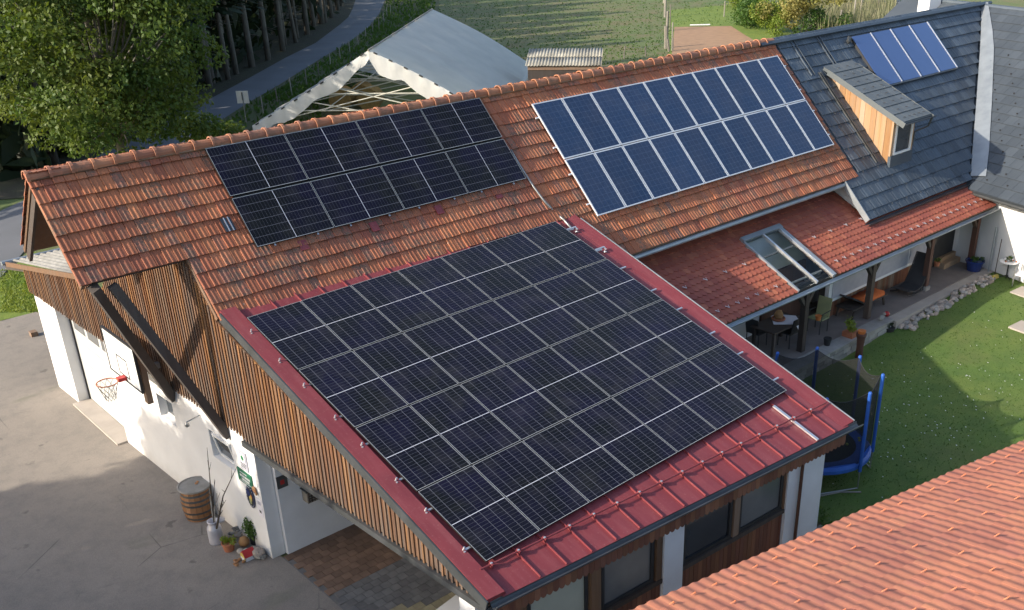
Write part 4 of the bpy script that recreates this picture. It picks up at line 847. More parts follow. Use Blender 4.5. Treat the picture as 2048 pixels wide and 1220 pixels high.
# skylight
b = MB(); b.obox(PP(16.50, -.02, -.03), (.06, 0, 0), PUPS * 2.12, PNO * .10); b.obox(PP(18.15, -.02, -.03), (.09, 0, 0), PUPS * 2.12, PNO * .13); b.obox(PP(16.50, 2.08, -.03), (1.77, 0, 0), PUPS * .16, PNO * .14); sk = b.build('skylight', 'zinc', porch)
b = MB(); b.obox(PP(17.32, -.02, .02), (.06, 0, 0), PUPS * 2.10, PNO * .09); b.build('glazing_bar', 'alu', sk)
b = MB(); b.obox(PP(18.08, -.02, .02), (.045, 0, 0), PUPS * 2.10, PNO * .08); b.build('glazing_bar', 'alu', sk)
for xa, xb in ((16.57, 17.29), (17.40, 18.04)):
    b = MB(); b.obox(PP(xa, .0, .045), (xb - xa, 0, 0), PUPS * 2.07, PNO * .008); b.build('pane', 'glass_clear', sk)
for d in (.35, 1.45):
    b = MB(); b.beam(PP(16.55, d, -.06), PP(18.1, d, -.06), .05, .05, PNO); b.build('batten', 'timber_grey', sk)
# white corner walls under the porch, board dado, white upper wall
b = MB(); b.box(19.9, 27.6, -4.22, -4.0, .42, 3.15); dado = b.build('dado', 'timber_dark', porch); x = 19.9
while x < 25.6:
    b = MB(); b.box(x + .003, x + .105, -4.25 - random.uniform(0, .006), -4.222, .43, 1.03); b.build('board', 'boards_red' if random.random() < .4 else 'timber_mid', dado); x += .11
b = MB(); b.box(19.84, 25.8, -4.40, -4.26, 1.02, 2.95); uw = b.build('upper_wall', 'plaster_shade', porch)
for xa, xb in ((20.0, 22.1), (22.2, 24.3), (24.4, 25.7)):
    b = MB(); b.box(xa, xb, -4.42, -4.402, 1.12, 2.5); b.build('wall_panel', 'sign_grey', uw)
b = MB(); b.box(11.2, 19.88, -3.42, -3.32, .42, 3.45); b.build('back_wall', 'plaster_shade', porch)
b = MB(); b.box(17.8, 19.85, -3.50, -3.42, .42, 2.2); b.build('back_door', 'timber_red', porch)
# doorway at the wing corner, steps, mat
b = MB(); b.box(25.85, 27.55, -4.30, -4.14, .62, 2.75); b.build('doorway', 'black', porch)  # solid black box stands in for the unlit interior
b = MB(); b.box(26.5, 27.6, -4.62, -4.26, .42, .60); b.box(26.5, 27.6, -4.42, -4.265, .601, .76); b.build('door_steps', 'boards_dormer', porch)
# terrace floor
b = MB(); b.box(11.2, 27.62, -5.50, -3.2, 0.0, .42); struct(b.build('terrace', 'terrace_floor'))
b = MB(); b.box(21.4, 27.6, -5.86, -5.50, 0, .40); struct(b.build('terrace_edge', 'concrete'))
# ================================================================== FOREGROUND TILE ROOF
FA, FB_ = onZ((1275, 1220), 2.9), onZ((2048, 885), 2.9); FE = nrm(FB_ - FA); FPI = math.radians(16); FUP = V3((FE[1], -FE[0], 0)) * math.cos(FPI) + V3((0, 0, math.sin(FPI))); FN = nrm(np.cross(FE, FUP)); FN = FN * np.sign(FN[2])
FP = lambda u, s, h=0.0: FA + FE * u + FUP * s + FN * h
near = thing('neighbour_building', 'building in the near corner with a bright orange pantile roof', 'building', (9, -15, 0))
b = MB(); b.hexa([FP(-3, .0, -.10), FP(12, 0, -.10), FP(12, 7.2, -.10), FP(-3, 7.2, -.10), FP(-3, 0, -.03), FP(12, 0, -.03), FP(12, 7.2, -.03), FP(-3, 7.2, -.03)]) ; nro = b.build('roof', 'timber_mid', near)
k0 = FP(-2.7, .4, -.12); k1 = FP(11.7, .4, -.12); k2 = FP(11.7, 7, -.12); k3 = FP(-2.7, 7, -.12)
b = MB(); b.hexa([(*p[:2], 0) for p in (k0, k1, k2, k3)] + [k0, k1, k2, k3]); b.build('wall', 'plaster', near)
gutter(FP(-3, -.03, -.07), FP(12, -.03, -.07), .055, 'gutter', 'zinc_dark', near)
W_ = .2; pr_ = [(W_ * k / 8, .019 * (math.sin(2 * math.pi * k / 8 - .4) * .5 + .5)) for k in range(9)]; mats = []
for j in range(18):
    for i in range(-14, 60):
        mats.append(frame(FP(i * W_, j * .335 - .04 + random.gauss(0, .003), random.gauss(0, .002)), FE, FUP, FN))
field(nro, 'roof_tile', 'clay_front', [strip_tile(pr_, .37, .020, .018)] * 8, mats, 300)
b = MB()
for j in range(1, 14, 2):
    for i in range(-10, 30):
        if j > 1 and i % 2: continue
        q = FP(i * .4 + (.2 if (j // 2) % 2 else 0), j * .335 + .05, .06); b.tube([q - FUP * .06 - FE * .045, q + FN * .05, q - FUP * .06 + FE * .045], .009, 4); b.tube([q - FUP * .06 - FE * .045, q - FUP * .06 + FE * .045], .006, 4)
b.build('snow_hooks', 'orange_metal', near)['kind'] = 'stuff'
# ================================================================== PROPS BY THE WHITE WALL
def zAt(x, y, py):
    lo_, hi_ = -1.0, 12.0
    for _ in range(40):
        m = (lo_ + hi_) / 2
        if pix([(x, y, m)])[0][1] > py: lo_ = m
        else: hi_ = m
    return lo_
def ontop(q, z=0.0): p = onZ(q, z); return float(p[0]), float(p[1])
# basketball hoop
BX = xw(1.4, -.60); hoop = thing('basketball_hoop', 'white basketball backboard with orange rim hung on the barn wall', 'basketball hoop', (BX, 1.39, 2.9))
b = MB(); b.box(BX, BX + .03, .52, 2.25, 2.90, 3.92); bbd = b.build('backboard', 'paint_white', hoop)
b = MB(); e_ = .035
for a in ((.50, 2.27, 2.88, 2.88 + e_), (.50, 2.27, 3.94 - e_, 3.94), (.50, .50 + e_, 2.88 + e_, 3.94 - e_), (2.27 - e_, 2.27, 2.88 + e_, 3.94 - e_)): b.box(BX - .012, BX + .045, *a)
b.build('edge_strip', 'black', bbd)
b = MB(); e_ = .03
for a in ((1.10, 1.68, 3.00, 3.03), (1.10, 1.68, 3.43, 3.46), (1.10, 1.13, 3.03, 3.43), (1.65, 1.68, 3.03, 3.43)): b.box(BX - .006, BX - .0005, *a)
b.build('target_square', 'black', bbd)
c0 = V3((BX - .40, 1.39, 2.98)); n = 20
b = MB(); b.tube([c0 + V3((.225 * math.cos(2 * math.pi * k / n), .225 * math.sin(2 * math.pi * k / n), 0)) for k in range(n + 1)], .013, 6); b.build('rim', 'orange_metal', hoop)
b = MB(); b.box(BX - .18, BX - .001, 1.31, 1.47, 2.93, 3.01); b.build('rim_bracket', 'red_paint', hoop)
b = MB()
for k in range(10):
    for sg in (1, -1):
        pts = []
        for i in range(5):
            a = 2 * math.pi * (k + sg * i * .5) / 10; r = .22 - .03 * i; pts.append(c0 + V3((r * math.cos(a), r * math.sin(a), -.10 * i - .01)))
        b.tube(pts, .0055, 3)
b.build('net', 'hose', hoop)
for yy in (.75, 2.02):
    b = MB(); b.box(BX + .031, BX + .55, yy - .06, yy + .06, 3.25, 3.37); b.build('arm', 'steel', hoop)
b = MB(); b.box(BX + .10, BX + .22, .60, .78, 2.55, 3.90); b.build('mounting_beam', 'timber_mid', hoop)
# signs on the wall
def wplate(y0, y1, z0, z1, m, name, parent=None, d=.02, off=0.0):
    b = MB(); b.hexa([(xw(y0, -d - off), y0, z0), (xw(y0, -off), y0, z0), (xw(y1, -off), y1, z0), (xw(y1, -d - off), y1, z0), (xw(y0, -d - off), y0, z1), (xw(y0, -off), y0, z1), (xw(y1, -off), y1, z1), (xw(y1, -d - off), y1, z1)]); return b.build(name, m, parent)
def disc_wall(y, z, ry, rz, m, name, parent, d=.015, off=0.0, n=20):
    b = MB(); F = [(xw(y, -off - d), y + ry * math.cos(2 * math.pi * k / n), z + rz * math.sin(2 * math.pi * k / n)) for k in range(n)]; B = [(p[0] + d, p[1], p[2]) for p in F]
    b.add(F + B, [tuple(range(n)), tuple(range(2 * n - 1, n - 1, -1))] + [(i, i + n, (i + 1) % n + n, (i + 1) % n) for i in range(n)]); return b.build(name, m, parent)
t_ = thing('wall_plaque', 'grey upright plaque with a round white emblem on the white wall', 'plaque', (2, -2.45, 1.95)); wplate(-2.60, -2.30, 1.95, 2.40, 'sign_grey', 'plate', t_)
disc_wall(-2.45, 2.25, .11, .11, 'paint_white', 'emblem_ring', t_, .006, .021); disc_wall(-2.45, 2.25, .06, .06, 'sign_green', 'emblem_centre', t_, .004, .028)
for k in range(3): wplate(-2.57 + .02 * k, -2.34, 2.10 - k * .04, 2.115 - k * .04, 'glass_grey', 'text_line', t_, .003, .021)
t_ = thing('green_sign', 'green name board with small white lettering on the white wall', 'sign', (2, -2.38, 1.6)); g_ = wplate(-2.68, -2.10, 1.60, 1.90, 'sign_green', 'board', t_, .025)
rs = random.Random(5)
for z_, hh, ya, yb in ((1.845, .022, -2.50, -2.22), (1.765, .055, -2.62, -2.20), (1.69, .050, -2.56, -2.26), (1.635, .020, -2.64, -2.18)):
    y = yb
    while y > ya: w_ = rs.uniform(.018, .04) * (hh / .045 + .4); wplate(y - w_, y, z_ - hh / 2, z_ + hh / 2, 'paint_white', 'letter', g_, .004, .0255); y -= w_ + .012
t_ = thing('hand_figure', 'small orange-brown hedgehog-shaped figure beside the green sign', 'ornament', (2, -2.74, 1.55))
b = MB(); b.blob((xw(-2.74, -.03), -2.74, 1.62), (.03, .085, .075), 10, 6, .06); b.blob((xw(-2.8, -.03), -2.80, 1.56), (.025, .04, .05), 8, 5); b.build('body', 'brown_fig', t_, True)
t_ = thing('oval_emblem', 'dark blue oval emblem with coloured figures on the white wall', 'emblem', (2, -2.45, 1.1)); disc_wall(-2.47, 1.33, .175, .27, 'sign_blue', 'oval_plate', t_, .02)
disc_wall(-2.47, 1.33, .125, .21, 'black', 'inner_field', t_, .004, .0205)
for k, (y, z, r, m) in enumerate(((-2.43, 1.42, .07, 'ceramic_blue'), (-2.49, 1.30, .06, 'yellow_paint'), (-2.47, 1.22, .05, 'fabric_green'), (-2.53, 1.36, .04, 'orange_pot'))): disc_wall(y, z, r, r * 1.2, m, 'coloured_figure', t_, .004, .025)
for k in range(18):
    a = 2 * math.pi * k / 18; disc_wall(-2.47 + .15 * math.cos(a), 1.33 + .24 * math.sin(a), .009, .012, 'paint_white', 'letter', t_, .003, .0205, 6)
t_ = thing('paper_notice', 'pale paper notice by the wall corner below the figure', 'notice', (2, -2.8, 1.0)); wplate(-2.90, -2.70, .98, 1.42, 'cloth_white', 'sheet', t_, .006); wplate(-2.84, -2.76, 1.08, 1.14, 'pane_grey', 'print', t_, .002, .0065); wplate(-2.86, -2.74, 1.28, 1.36, 'sign_grey', 'print', t_, .002, .0065)
p_ = onY((562, 963), -3.06); t_ = thing('house_number_plate', 'dark square plate with a red centre on the carport wall', 'plate', tuple(p_)); b = MB(); b.box(p_[0] - .10, p_[0] + .13, -3.085, -3.061, p_[2] - .14, p_[2] + .13); b.build('plate', 'zinc_dark', t_); b = MB(); b.box(p_[0] - .03, p_[0] + .06, -3.089, -3.085, p_[2] - .06, p_[2] + .04); b.build('red_field', 'red_paint', t_)
p_ = onY((622, 985), -3.15); t_ = thing('wall_lantern', 'boxy wall lantern with wooden grille front in the carport', 'lantern', tuple(p_)); b = MB(); b.box(p_[0] - .16, p_[0] + .16, -3.28, -3.061, p_[2] - .15, p_[2] + .13); b.build('box', 'timber_grey', t_)
b = MB()
for k in range(5): b.box(p_[0] - .14 + k * .065, p_[0] - .12 + k * .065, -3.30, -3.281, p_[2] - .13, p_[2] + .11)
for k in range(4): b.box(p_[0] - .14, p_[0] + .14, -3.298, -3.282, p_[2] - .11 + k * .06, p_[2] - .095 + k * .06)
b.build('grille', 'timber_dark', t_); b = MB(); b.box(p_[0] - .19, p_[0] + .19, -3.31, -3.062, p_[2] + .131, p_[2] + .16); b.build('lid', 'zinc_dark', t_)
# barrel
x, y = ontop((401, 1030)); H = zAt(x, y, 972); barrel = thing('rain_barrel', 'old wooden barrel with iron hoops and a grey lid by the wall', 'barrel', (x, y, 0)); nst = 18; R0, R1 = .30, .345
rad = lambda z: R0 + (R1 - R0) * math.sin(math.pi * min(max(z / H, 0), 1))
for k in range(nst):
    a0, a1 = 2 * math.pi * k / nst, 2 * math.pi * (k + .96) / nst; b = MB(); v = []
    for i in range(7):
        z = H * i / 6; r = rad(z)
        for a, rr in ((a0, r), (a1, r), (a1, r - .03), (a0, r - .03)): v.append((x + rr * math.cos(a), y + rr * math.sin(a), z + .002))
    b.add(v, [(4 * i + j, 4 * i + (j + 1) % 4, 4 * i + 4 + (j + 1) % 4, 4 * i + 4 + j) for i in range(6) for j in range(4)] + [(3, 2, 1, 0), (24, 25, 26, 27)], random.random()); b.build('stave', 'barrel_wood', barrel)
for z in (.10, .30, .55, .70, .86):
    z = z * H; b = MB(); r = rad(z); b.lathe((x, y, z - .022), [(r - .01, 0), (rad(z - .02) + .006, 0), (rad(z + .02) + .006, .044), (r - .01, .044)], 24); b.build('hoop', 'zinc_dark', barrel)
b = MB(); b.lathe((x, y, H), [(.0, .0), (.36, 0), (.365, .04), (.33, .05), (.32, .03), (.0, .035)], 24); b.build('lid', 'asbestos', barrel)
b = MB(); [b.blob((x + .05 + random.uniform(-.06, .06), y + .04 + random.uniform(-.05, .05), H + .05), (.035, .03, .02), 6, 4, .2) for _ in range(5)]; b.build('dead_leaves', 'brown_fig', barrel)
# milk can with branches
x, y = ontop((434, 1084)); can = thing('milk_can', 'tall pale metal milk can holding bare branches', 'milk can', (x, y, 0)); b = MB(); b.lathe((x, y, .001), [(.0, 0), (.145, 0), (.15, .03), (.15, .36), (.145, .39), (.10, .46), (.095, .50), (.12, .53), (.12, .55), (.10, .55), (.09, .5), (0, .45)], 20); b.build('body', 'milk_can', can, True)
b = MB(); b.lathe((x + .20, y + .10, .40), [(.0, 0), (.09, .0), (.10, .04), (.05, .07), (0, .09)], 14); b.tube([(x + .14, y + .04, .48), (x + .2, y + .1, .52)], .012, 5); b.build('lid', 'milk_can', can)
rs = random.Random(9); can_top = V3((x, y, .5))
for k, q in enumerate(((473, 935), (414, 895), (418, 975), (430, 960), (452, 1000), (440, 985), (421, 1010), (446, 1020))):
    tip = onX(q, x + .05 + .12 * rs.random()); tip = can_top + (tip - can_top) * 1.0; mid = (can_top + tip) / 2 + V3((rs.gauss(0, .04), rs.gauss(0, .05), 0)); b = MB(); b.tube([can_top - (0, 0, .3), mid, tip], [.018 if k % 3 else .026, .013, .004], 5)
    for j in range(2): s_ = mid + (tip - mid) * rs.uniform(.1, .7); b.tube([s_, s_ + V3((rs.gauss(0, .05), rs.gauss(0, .08), rs.uniform(.1, .25)))], [.007, .003], 4)
    b.build('branch', 'birch' if k in (2, 5) else 'bark_dark', can)
# leaves helper: loose leaf quads in a set of clumps
def leaf_cloud(name, m, clumps, n, size, parent=None, flat=.4, aspect=1.7, droop=0.0):
    C_ = V3([c[:3] for c in clumps], float); Rr = V3([c[3] if np.ndim(c[3]) else (c[3],) * 3 for c in clumps], float); wt = Rr.prod(1) ** (2 / 3); wt = wt / wt.sum(); k = RNG.choice(len(clumps), n, p=wt)
    d = RNG.normal(size=(n, 3)); d /= np.linalg.norm(d, axis=1)[:, None]; rad_ = RNG.uniform(.35, 1.0, n) ** .45
    P = C_[k] + d * rad_[:, None] * Rr[k]; a = RNG.normal(size=(n, 3)); a[:, 2] -= droop; a /= np.linalg.norm(a, axis=1)[:, None]; up_ = d * .6 + RNG.normal(size=(n, 3)) * .55 + (0, 0, flat); bb = np.cross(a, up_); bb /= np.linalg.norm(bb, axis=1)[:, None] + 1e-9
    s = RNG.uniform(.6, 1.3, n)[:, None] * size
    V = np.stack([P - bb * s * .5 / aspect, P + a * s * .35 - bb * s * .0 + bb * s * .5 / aspect, P + a * s, P + a * s * .45 - bb * s * .5 / aspect], 1)
    V = np.stack([P, P + a * s * .5 + bb * s * .5 / aspect, P + a * s, P + a * s * .5 - bb * s * .5 / aspect], 1)
    tint = np.clip(RNG.uniform(0, 1, len(clumps))[k] * .6 + RNG.uniform(0, .4, n), 0, 1)
    return link(name, np_mesh(name, V, np.arange(4 * n).reshape(-1, 4), tint, m), parent)
def pot(name, label, q, r, h, m, plant=None, pm='leaf_green', n=120, ph=.2, z0=0.0, cat='flower pot', taper=.75, rim=True):
    x, y = ontop(q, z0); t_ = thing(name, label, cat, (x, y, z0)); b = MB(); b.lathe((x, y, z0 + .002), [(0, 0), (r * taper, 0), (r * .97, h * .85)] + ([(r * 1.06, h * .86), (r * 1.06, h)] if rim else [(r, h)]) + [(r * .9, h), (r * .88, h * .9), (0, h * .88)], 18); b.build('pot', m, t_)
    if plant: leaf_cloud('foliage', pm, [(x + random.gauss(0, r * .4), y + random.gauss(0, r * .4), z0 + h + ph * random.uniform(.2, .9), ph * .45) for _ in range(6)], n, .07, t_)
    return t_
pot('terracotta_pot', 'terracotta pot with bright green seedlings beside the milk can', (459, 1100), .135, .20, 'terracotta', True, 'leaf_lime', 160, .16)
# stone trough corner and things on it
x, y = ontop((533, 1100)); x = min(x, 1.92); t_ = thing('stone_trough', 'rough pinkish stone block at the foot of the wall corner', 'stone', (x, y, 0)); b = MB()
b.blob((x - .06, y - .06, .08), (.14, .26, .10), 12, 8, .10); b.build('base_stone', 'stone_grey', t_); b = MB(); b.blob((x - .08, y - .16, .16), (.12, .14, .07), 12, 8, .16); b.build('pink_stone', 'stone_mix', t_)
pot('black_pot', 'black pot with a leafy green plant against the white wall', (511, 1086), .12, .24, 'black', True, 'leaf_green', 700, .36)
pot('white_cup_pot', 'small white cup with moss standing on the stone block', (528, 1078), .065, .10, 'paint_white', True, 'leaf_green', 40, .04, .12)
x, y = ontop((491, 1120)); t_ = thing('toy_house', 'small red-roofed toy house with a yellow and white front', 'ornament', (x, y, 0)); b = MB(); b.box(x - .02, x + .16, y - .09, y + .09, .002, .14); b.build('wall', 'cloth_white', t_)
b = MB(); b.add([(x - .04, y - .13, .12), (x - .04, y + .13, .12), (x - .04, y, .25), (x + .20, y - .13, .12), (x + .20, y + .13, .12), (x + .20, y, .25)], [(0, 2, 1), (3, 4, 5), (0, 3, 5, 2), (1, 2, 5, 4), (0, 1, 4, 3)]); b.build('roof', 'red_paint', t_)
b = MB(); n = 12; b.add([(x - .05, y + .10 * math.cos(math.pi * k / (n - 1)), .09 + .11 * math.sin(math.pi * k / (n - 1))) for k in range(n)] + [(x - .05, y - .10, .002), (x - .05, y + .10, .002)], [tuple(range(n)) + (n, n + 1)]); b.build('front', 'yellow_paint', t_)
b = MB(); b.box(x - .058, x - .052, y - .07, y + .07, .02, .10); b.build('front_panel', 'paint_white', t_)
x, y = ontop((476, 1128)); t_ = thing('pine_cones', 'small heap of brown pine cones on the asphalt', 'pine cones', (x, y, 0))
for k in range(7): b = MB(); b.blob((x + random.uniform(-.1, .1), y + random.uniform(-.1, .1), .035 + .03 * (k % 2)), (.045, .03, .03), 7, 5, .25); b.build('cone', 'brown_fig', t_)
x, y = ontop((490, 1092)); t_ = thing('clay_ball', 'mottled brown clay ball behind the toy house', 'ornament', (x, y, 0)); b = MB(); b.blob((x, y, .12), .115, 14, 9, .03); b.build('ball', 'pumpkin', t_, True)
x, y = ontop((482, 1107)); t_ = thing('pebbles', 'pair of pale rounded stones between the pot and the toy house', 'stone', (x, y, 0))
for k in range(2): b = MB(); b.blob((x + .08 * k, y - .10 * k, .06), (.08, .10, .06), 9, 6, .08); b.build('stone', 'stone_grey', t_)
x, y = ontop((474, 1074)); t_ = thing('shell_heap', 'pile of pale broken shells and bark against the wall', 'ornament', (x, y, 0))
for k in range(16): b = MB(); q = V3((x + random.uniform(-.12, .15), y + random.uniform(-.16, .2), .04 + random.uniform(0, .12))); b.blob(q, (.06, .05, .018), 7, 4, .25); b.build('shell', 'asbestos' if k % 3 else 'zinc_dark', t_)
x, y = ontop((68, 671)); t_ = thing('wood_block', 'short brown block of wood lying alone on the yard', 'block', (x, y, 0)); b = MB(); b.box(x - .10, x + .10, y - .13, y + .11, .004, .15); b.build('block', 'timber_mid', t_)
# ================================================================== TRAMPOLINE
TC = V3((13.13, -8.59, 0)); TR_ = 1.34; tp = thing('trampoline', 'round trampoline with blue padding, blue poles and black safety net', 'trampoline', (TC[0], TC[1], 0)); zt = 2.45; zm = .62
ph0 = math.atan2(-9.994 + 8.59, 12.977 - 13.13)
PT = [TC + V3((TR_ * math.cos(ph0 + k * math.pi / 4), TR_ * math.sin(ph0 + k * math.pi / 4), 0)) for k in range(8)]
ring = lambda r, z, n=32: [TC + V3((r * math.cos(2 * math.pi * k / n), r * math.sin(2 * math.pi * k / n), z)) for k in range(n + 1)]
b = MB(); b.lathe(TC + V3((0, 0, zm - .01)), [(0, 0), (.98, 0), (.98, .012), (0, .012)], 32); b.build('jump_mat', 'tramp_mat', tp)
b = MB(); n = 32; v = []
for r, z in ((.95, zm + .02), (1.25, zm + .05), (1.30, zm - .02), (1.30, zm - .10)): v += ring(r, z)[:n]
b.add(v, [(i * n + k, i * n + (k + 1) % n, (i + 1) * n + (k + 1) % n, (i + 1) * n + k) for i in range(3) for k in range(n)]); b.build('pad', 'blue_pad', tp)
b = MB(); b.tube(ring(1.26, zm - .03), .025, 7); b.build('ring', 'steel', tp)
for k, p_ in enumerate(PT):
    b = MB(); b.tube([p_ + (0, 0, zm - .15), p_ + (0, 0, zt)], .042, 8); b.build('pole_sleeve', 'blue_pad', tp)
    b = MB(); b.lathe(p_ + (0, 0, zt), [(.045, 0), (.03, .03), (.0, .035)], 8); b.build('cap', 'blue_pad', tp)
for k in range(4):
    a, c = PT[(2 * k + 1) % 8], PT[(2 * k + 2) % 8]; b = MB(); b.tube([a + (0, 0, zm), a * (1, 1, 0) + (0, 0, .03), c * (1, 1, 0) + (0, 0, .03), c + (0, 0, zm)], .020, 6); b.build('leg', 'steel', tp)
b = MB(); v = []; NS = 6
for k in range(8):
    p_, q_ = PT[k], PT[(k + 1) % 8]
    for i in range(NS):
        f = i / NS; s_ = math.sin(math.pi * f); P_ = p_ + (q_ - p_) * f; inn = 1 - .04 - .02 * s_
        P_ = TC + (P_ - TC) * inn; v.append((P_[0], P_[1], zt - .02 - .16 * s_)); v.append((P_[0], P_[1], zm + .03))
N_ = 8 * NS; b.add(v, [(2 * i, 2 * ((i + 1) % N_), 2 * ((i + 1) % N_) + 1, 2 * i + 1) for i in range(N_)]); b.build('safety_net', 'net', tp)
b = MB(); b.tube([v[2 * i] for i in range(N_)] + [v[0]], .008, 4); b.build('net_cord', 'black', tp)
for k, q in enumerate(((1718, 876), (1719, 881), (1694, 888), (1673, 876), (1685, 869))):
    p_ = onZ(q, zm + .04); b = MB(); b.blob((p_[0], p_[1], zm + .036), .034, 10, 7); tag(b.build('tennis_ball', 'ball', None, True), 'yellow tennis ball on the trampoline mat, ' + ('rearmost of the close pair', 'front one of the close pair', 'alone in front of the pair', 'farthest left under the roof corner', 'near the roof corner, right of the leftmost')[k], 'ball', 'balls on the trampoline')
b = MB(); hp = [onZ(q, .03) for q in ((1600, 1000), (1640, 992), (1680, 984), (1722, 984))]; b.tube(hp, .02, 5); tag(b.build('ground_pipe', 'hose'), 'thin grey hose lying on the shaded lawn by the wall corner', 'hose')
x, y = 11.25, -10.0; t_ = thing('corner_weed', 'low green weed at the foot of the workshop corner', 'plant', (x, y, 0)); leaf_cloud('foliage', 'leaf_green', [(x + random.uniform(-.2, .3), y + random.uniform(-.25, .2), .10, .14) for _ in range(5)], 160, .07, t_)
# ================================================================== TERRACE
ZT = .42
gw = thing('garden_wall', 'low grey stone retaining wall with slab top along the terrace', 'wall', (17.5, -5.6, 0))
for j in range(3):
    x = 13.0 + (.15 if j % 2 else 0)
    while x < 21.3:
        l_ = random.uniform(.24, .45); b = MB(); d_ = random.uniform(0, .03); b.box(x + .006, min(x + l_, 21.35) - .006, -5.74 - d_, -5.505, j * .135 + .004, j * .135 + .13); b.build('stone', 'stone_grey', gw); x += l_
x = 13.0
while x < 21.3:
    b = MB(); b.box(x + .004, min(x + .50, 21.38) - .004, -5.80, -5.36, .425, .465); b.build('cap_slab', 'slab', gw); x += .5
sb = thing('stone_border', 'band of round field stones between terrace and lawn', 'stone border', (24, -6.0, .2))
for k in range(150):
    x = random.uniform(21.4, 27.0); y = random.uniform(-6.28, -5.88) + .0; r = random.uniform(.05, .115); b = MB(); b.blob((x, y, lawn_h(x, y) + r * .35 + .05 * (y + 6.3)), (r, r * random.uniform(.7, 1), r * .7), 8, 5, .12); b.build('stone', 'stone_mix' if random.random() < .6 else 'stone_grey', sb)
# dining table with white cloth, basket
Tc = onZ((1572, 638), ZT + .74); t_ = thing('patio_table', 'dark wooden patio table half covered by a white cloth', 'table', (Tc[0], Tc[1], ZT)); tx, ty = Tc[0] - .35, Tc[1]
b = MB(); b.box(tx - .75, tx + .75, ty - .42, ty + .42, ZT + .70, ZT + .735); b.build('tabletop', 'timber_dark', t_)
for sx in (-1, 1):
    for sy in (-1, 1): b = MB(); b.box(tx + sx * .66 - .04, tx + sx * .66 + .04, ty + sy * .34 - .04, ty + sy * .34 + .04, ZT, ZT + .70); b.build('leg', 'timber_dark', t_)
cx, cy = tx + .33, ty; t_ = thing('tablecloth', 'white square cloth laid across the patio table', 'tablecloth', (cx, cy, ZT + .74)); b = MB(); s_ = .56
b.add([(cx - s_, cy, ZT + .742), (cx - .12, cy - .43, ZT + .742), (cx + .12, cy - .43, ZT + .742), (cx + s_ * .75, cy - .05, ZT + .742), (cx + .12, cy + .43, ZT + .742), (cx - .12, cy + .43, ZT + .742), (cx, cy - .50, ZT + .50), (cx, cy + .5, ZT + .5)], [(0, 1, 2, 3, 4, 5), (1, 6, 2), (4, 7, 5)]); b.build('cloth', 'cloth_white', t_)
bx_, by_ = cx - .18, cy + .12; t_ = thing('straw_vase', 'round straw-coloured vase on a wreath on the white cloth', 'vase', (bx_, by_, ZT + .74)); b = MB(); b.lathe((bx_, by_, ZT + .76), [(0, 0), (.09, 0), (.13, .08), (.13, .16), (.08, .26), (0, .28)], 14); b.build('vase', 'pumpkin', t_, True); b = MB(); b.tube([(bx_ + .17 * math.cos(a), by_ + .17 * math.sin(a), ZT + .785) for a in np.linspace(0, 6.283, 17)], .035, 7); b.build('wreath', 'terracotta', t_)
def chair(name, label, q, yaw, m, back_m=None, hgt=.9):
    p_ = onZ(q, ZT); t_ = thing(name, label, 'chair', (p_[0], p_[1], ZT)); c_, s_ = math.cos(yaw), math.sin(yaw); L2 = lambda a, d, z: V3((p_[0] + a * c_ - d * s_, p_[1] + a * s_ + d * c_, ZT + z))
    b = MB(); b.hexa([L2(-.23, -.22, .42), L2(.23, -.22, .42), L2(.23, .22, .42), L2(-.23, .22, .42), L2(-.23, -.22, .45), L2(.23, -.22, .45), L2(.23, .22, .45), L2(-.23, .22, .45)]); b.build('seat', back_m or m, t_)
    b = MB(); b.hexa([L2(-.22, .20, .46), L2(.22, .20, .46), L2(.22, .23, .46), L2(-.22, .23, .46), L2(-.22, .28, hgt), L2(.22, .28, hgt), L2(.22, .31, hgt), L2(-.22, .31, hgt)]); b.build('backrest', back_m or m, t_)
    for a, d in ((-.21, -.2), (.21, -.2), (-.21, .2), (.21, .2)): b = MB(); b.tube([L2(a, d, 0), L2(a, d * .95, .43)], .015, 6); b.build('leg', m, t_)
    for a in (-.24, .24): b = MB(); b.tube([L2(a, -.2, .43), L2(a, -.2, .64), L2(a, .24, .66)], .014, 6); b.build('arm', m, t_)
chair('patio_chair', 'black metal chair at the left end of the patio table', (1512, 690), math.pi / 2, 'black'); chair('patio_chair', 'chair with pale green cushion right of the patio table', (1634, 662), -math.pi / 2, 'black', 'fabric_green', 1.0); chair('patio_chair', 'dark chair pushed under the front of the patio table', (1575, 690), math.pi, 'black')
# loungers
p_ = onZ((1722, 622), ZT); lx, ly = p_[0], p_[1] + .05; t_ = thing('sun_lounger', 'wooden sun lounger with an orange cushion behind the second post', 'lounger', (lx, ly, ZT))
b = MB(); b.box(lx - .9, lx + 1.0, ly - .30, ly + .30, ZT + .30, ZT + .35); b.build('bed', 'timber_dark', t_)
for sx in (-.85, .92):
    for sy in (-.27, .27): b = MB(); b.beam((lx + sx * .9, ly + sy, ZT + .31), (lx + sx * 1.02, ly + sy, ZT), .05, .05); b.build('leg', 'timber_dark', t_)
b = MB(); b.hexa([(lx - .95, ly - .28, ZT + .72), (lx - .25, ly - .28, ZT + .36), (lx - .25, ly + .28, ZT + .36), (lx - .95, ly + .28, ZT + .72), (lx - .92, ly - .28, ZT + .76), (lx - .22, ly - .28, ZT + .40), (lx - .22, ly + .28, ZT + .40), (lx - .92, ly + .28, ZT + .76)]); b.build('headrest', 'fabric_dark', t_)
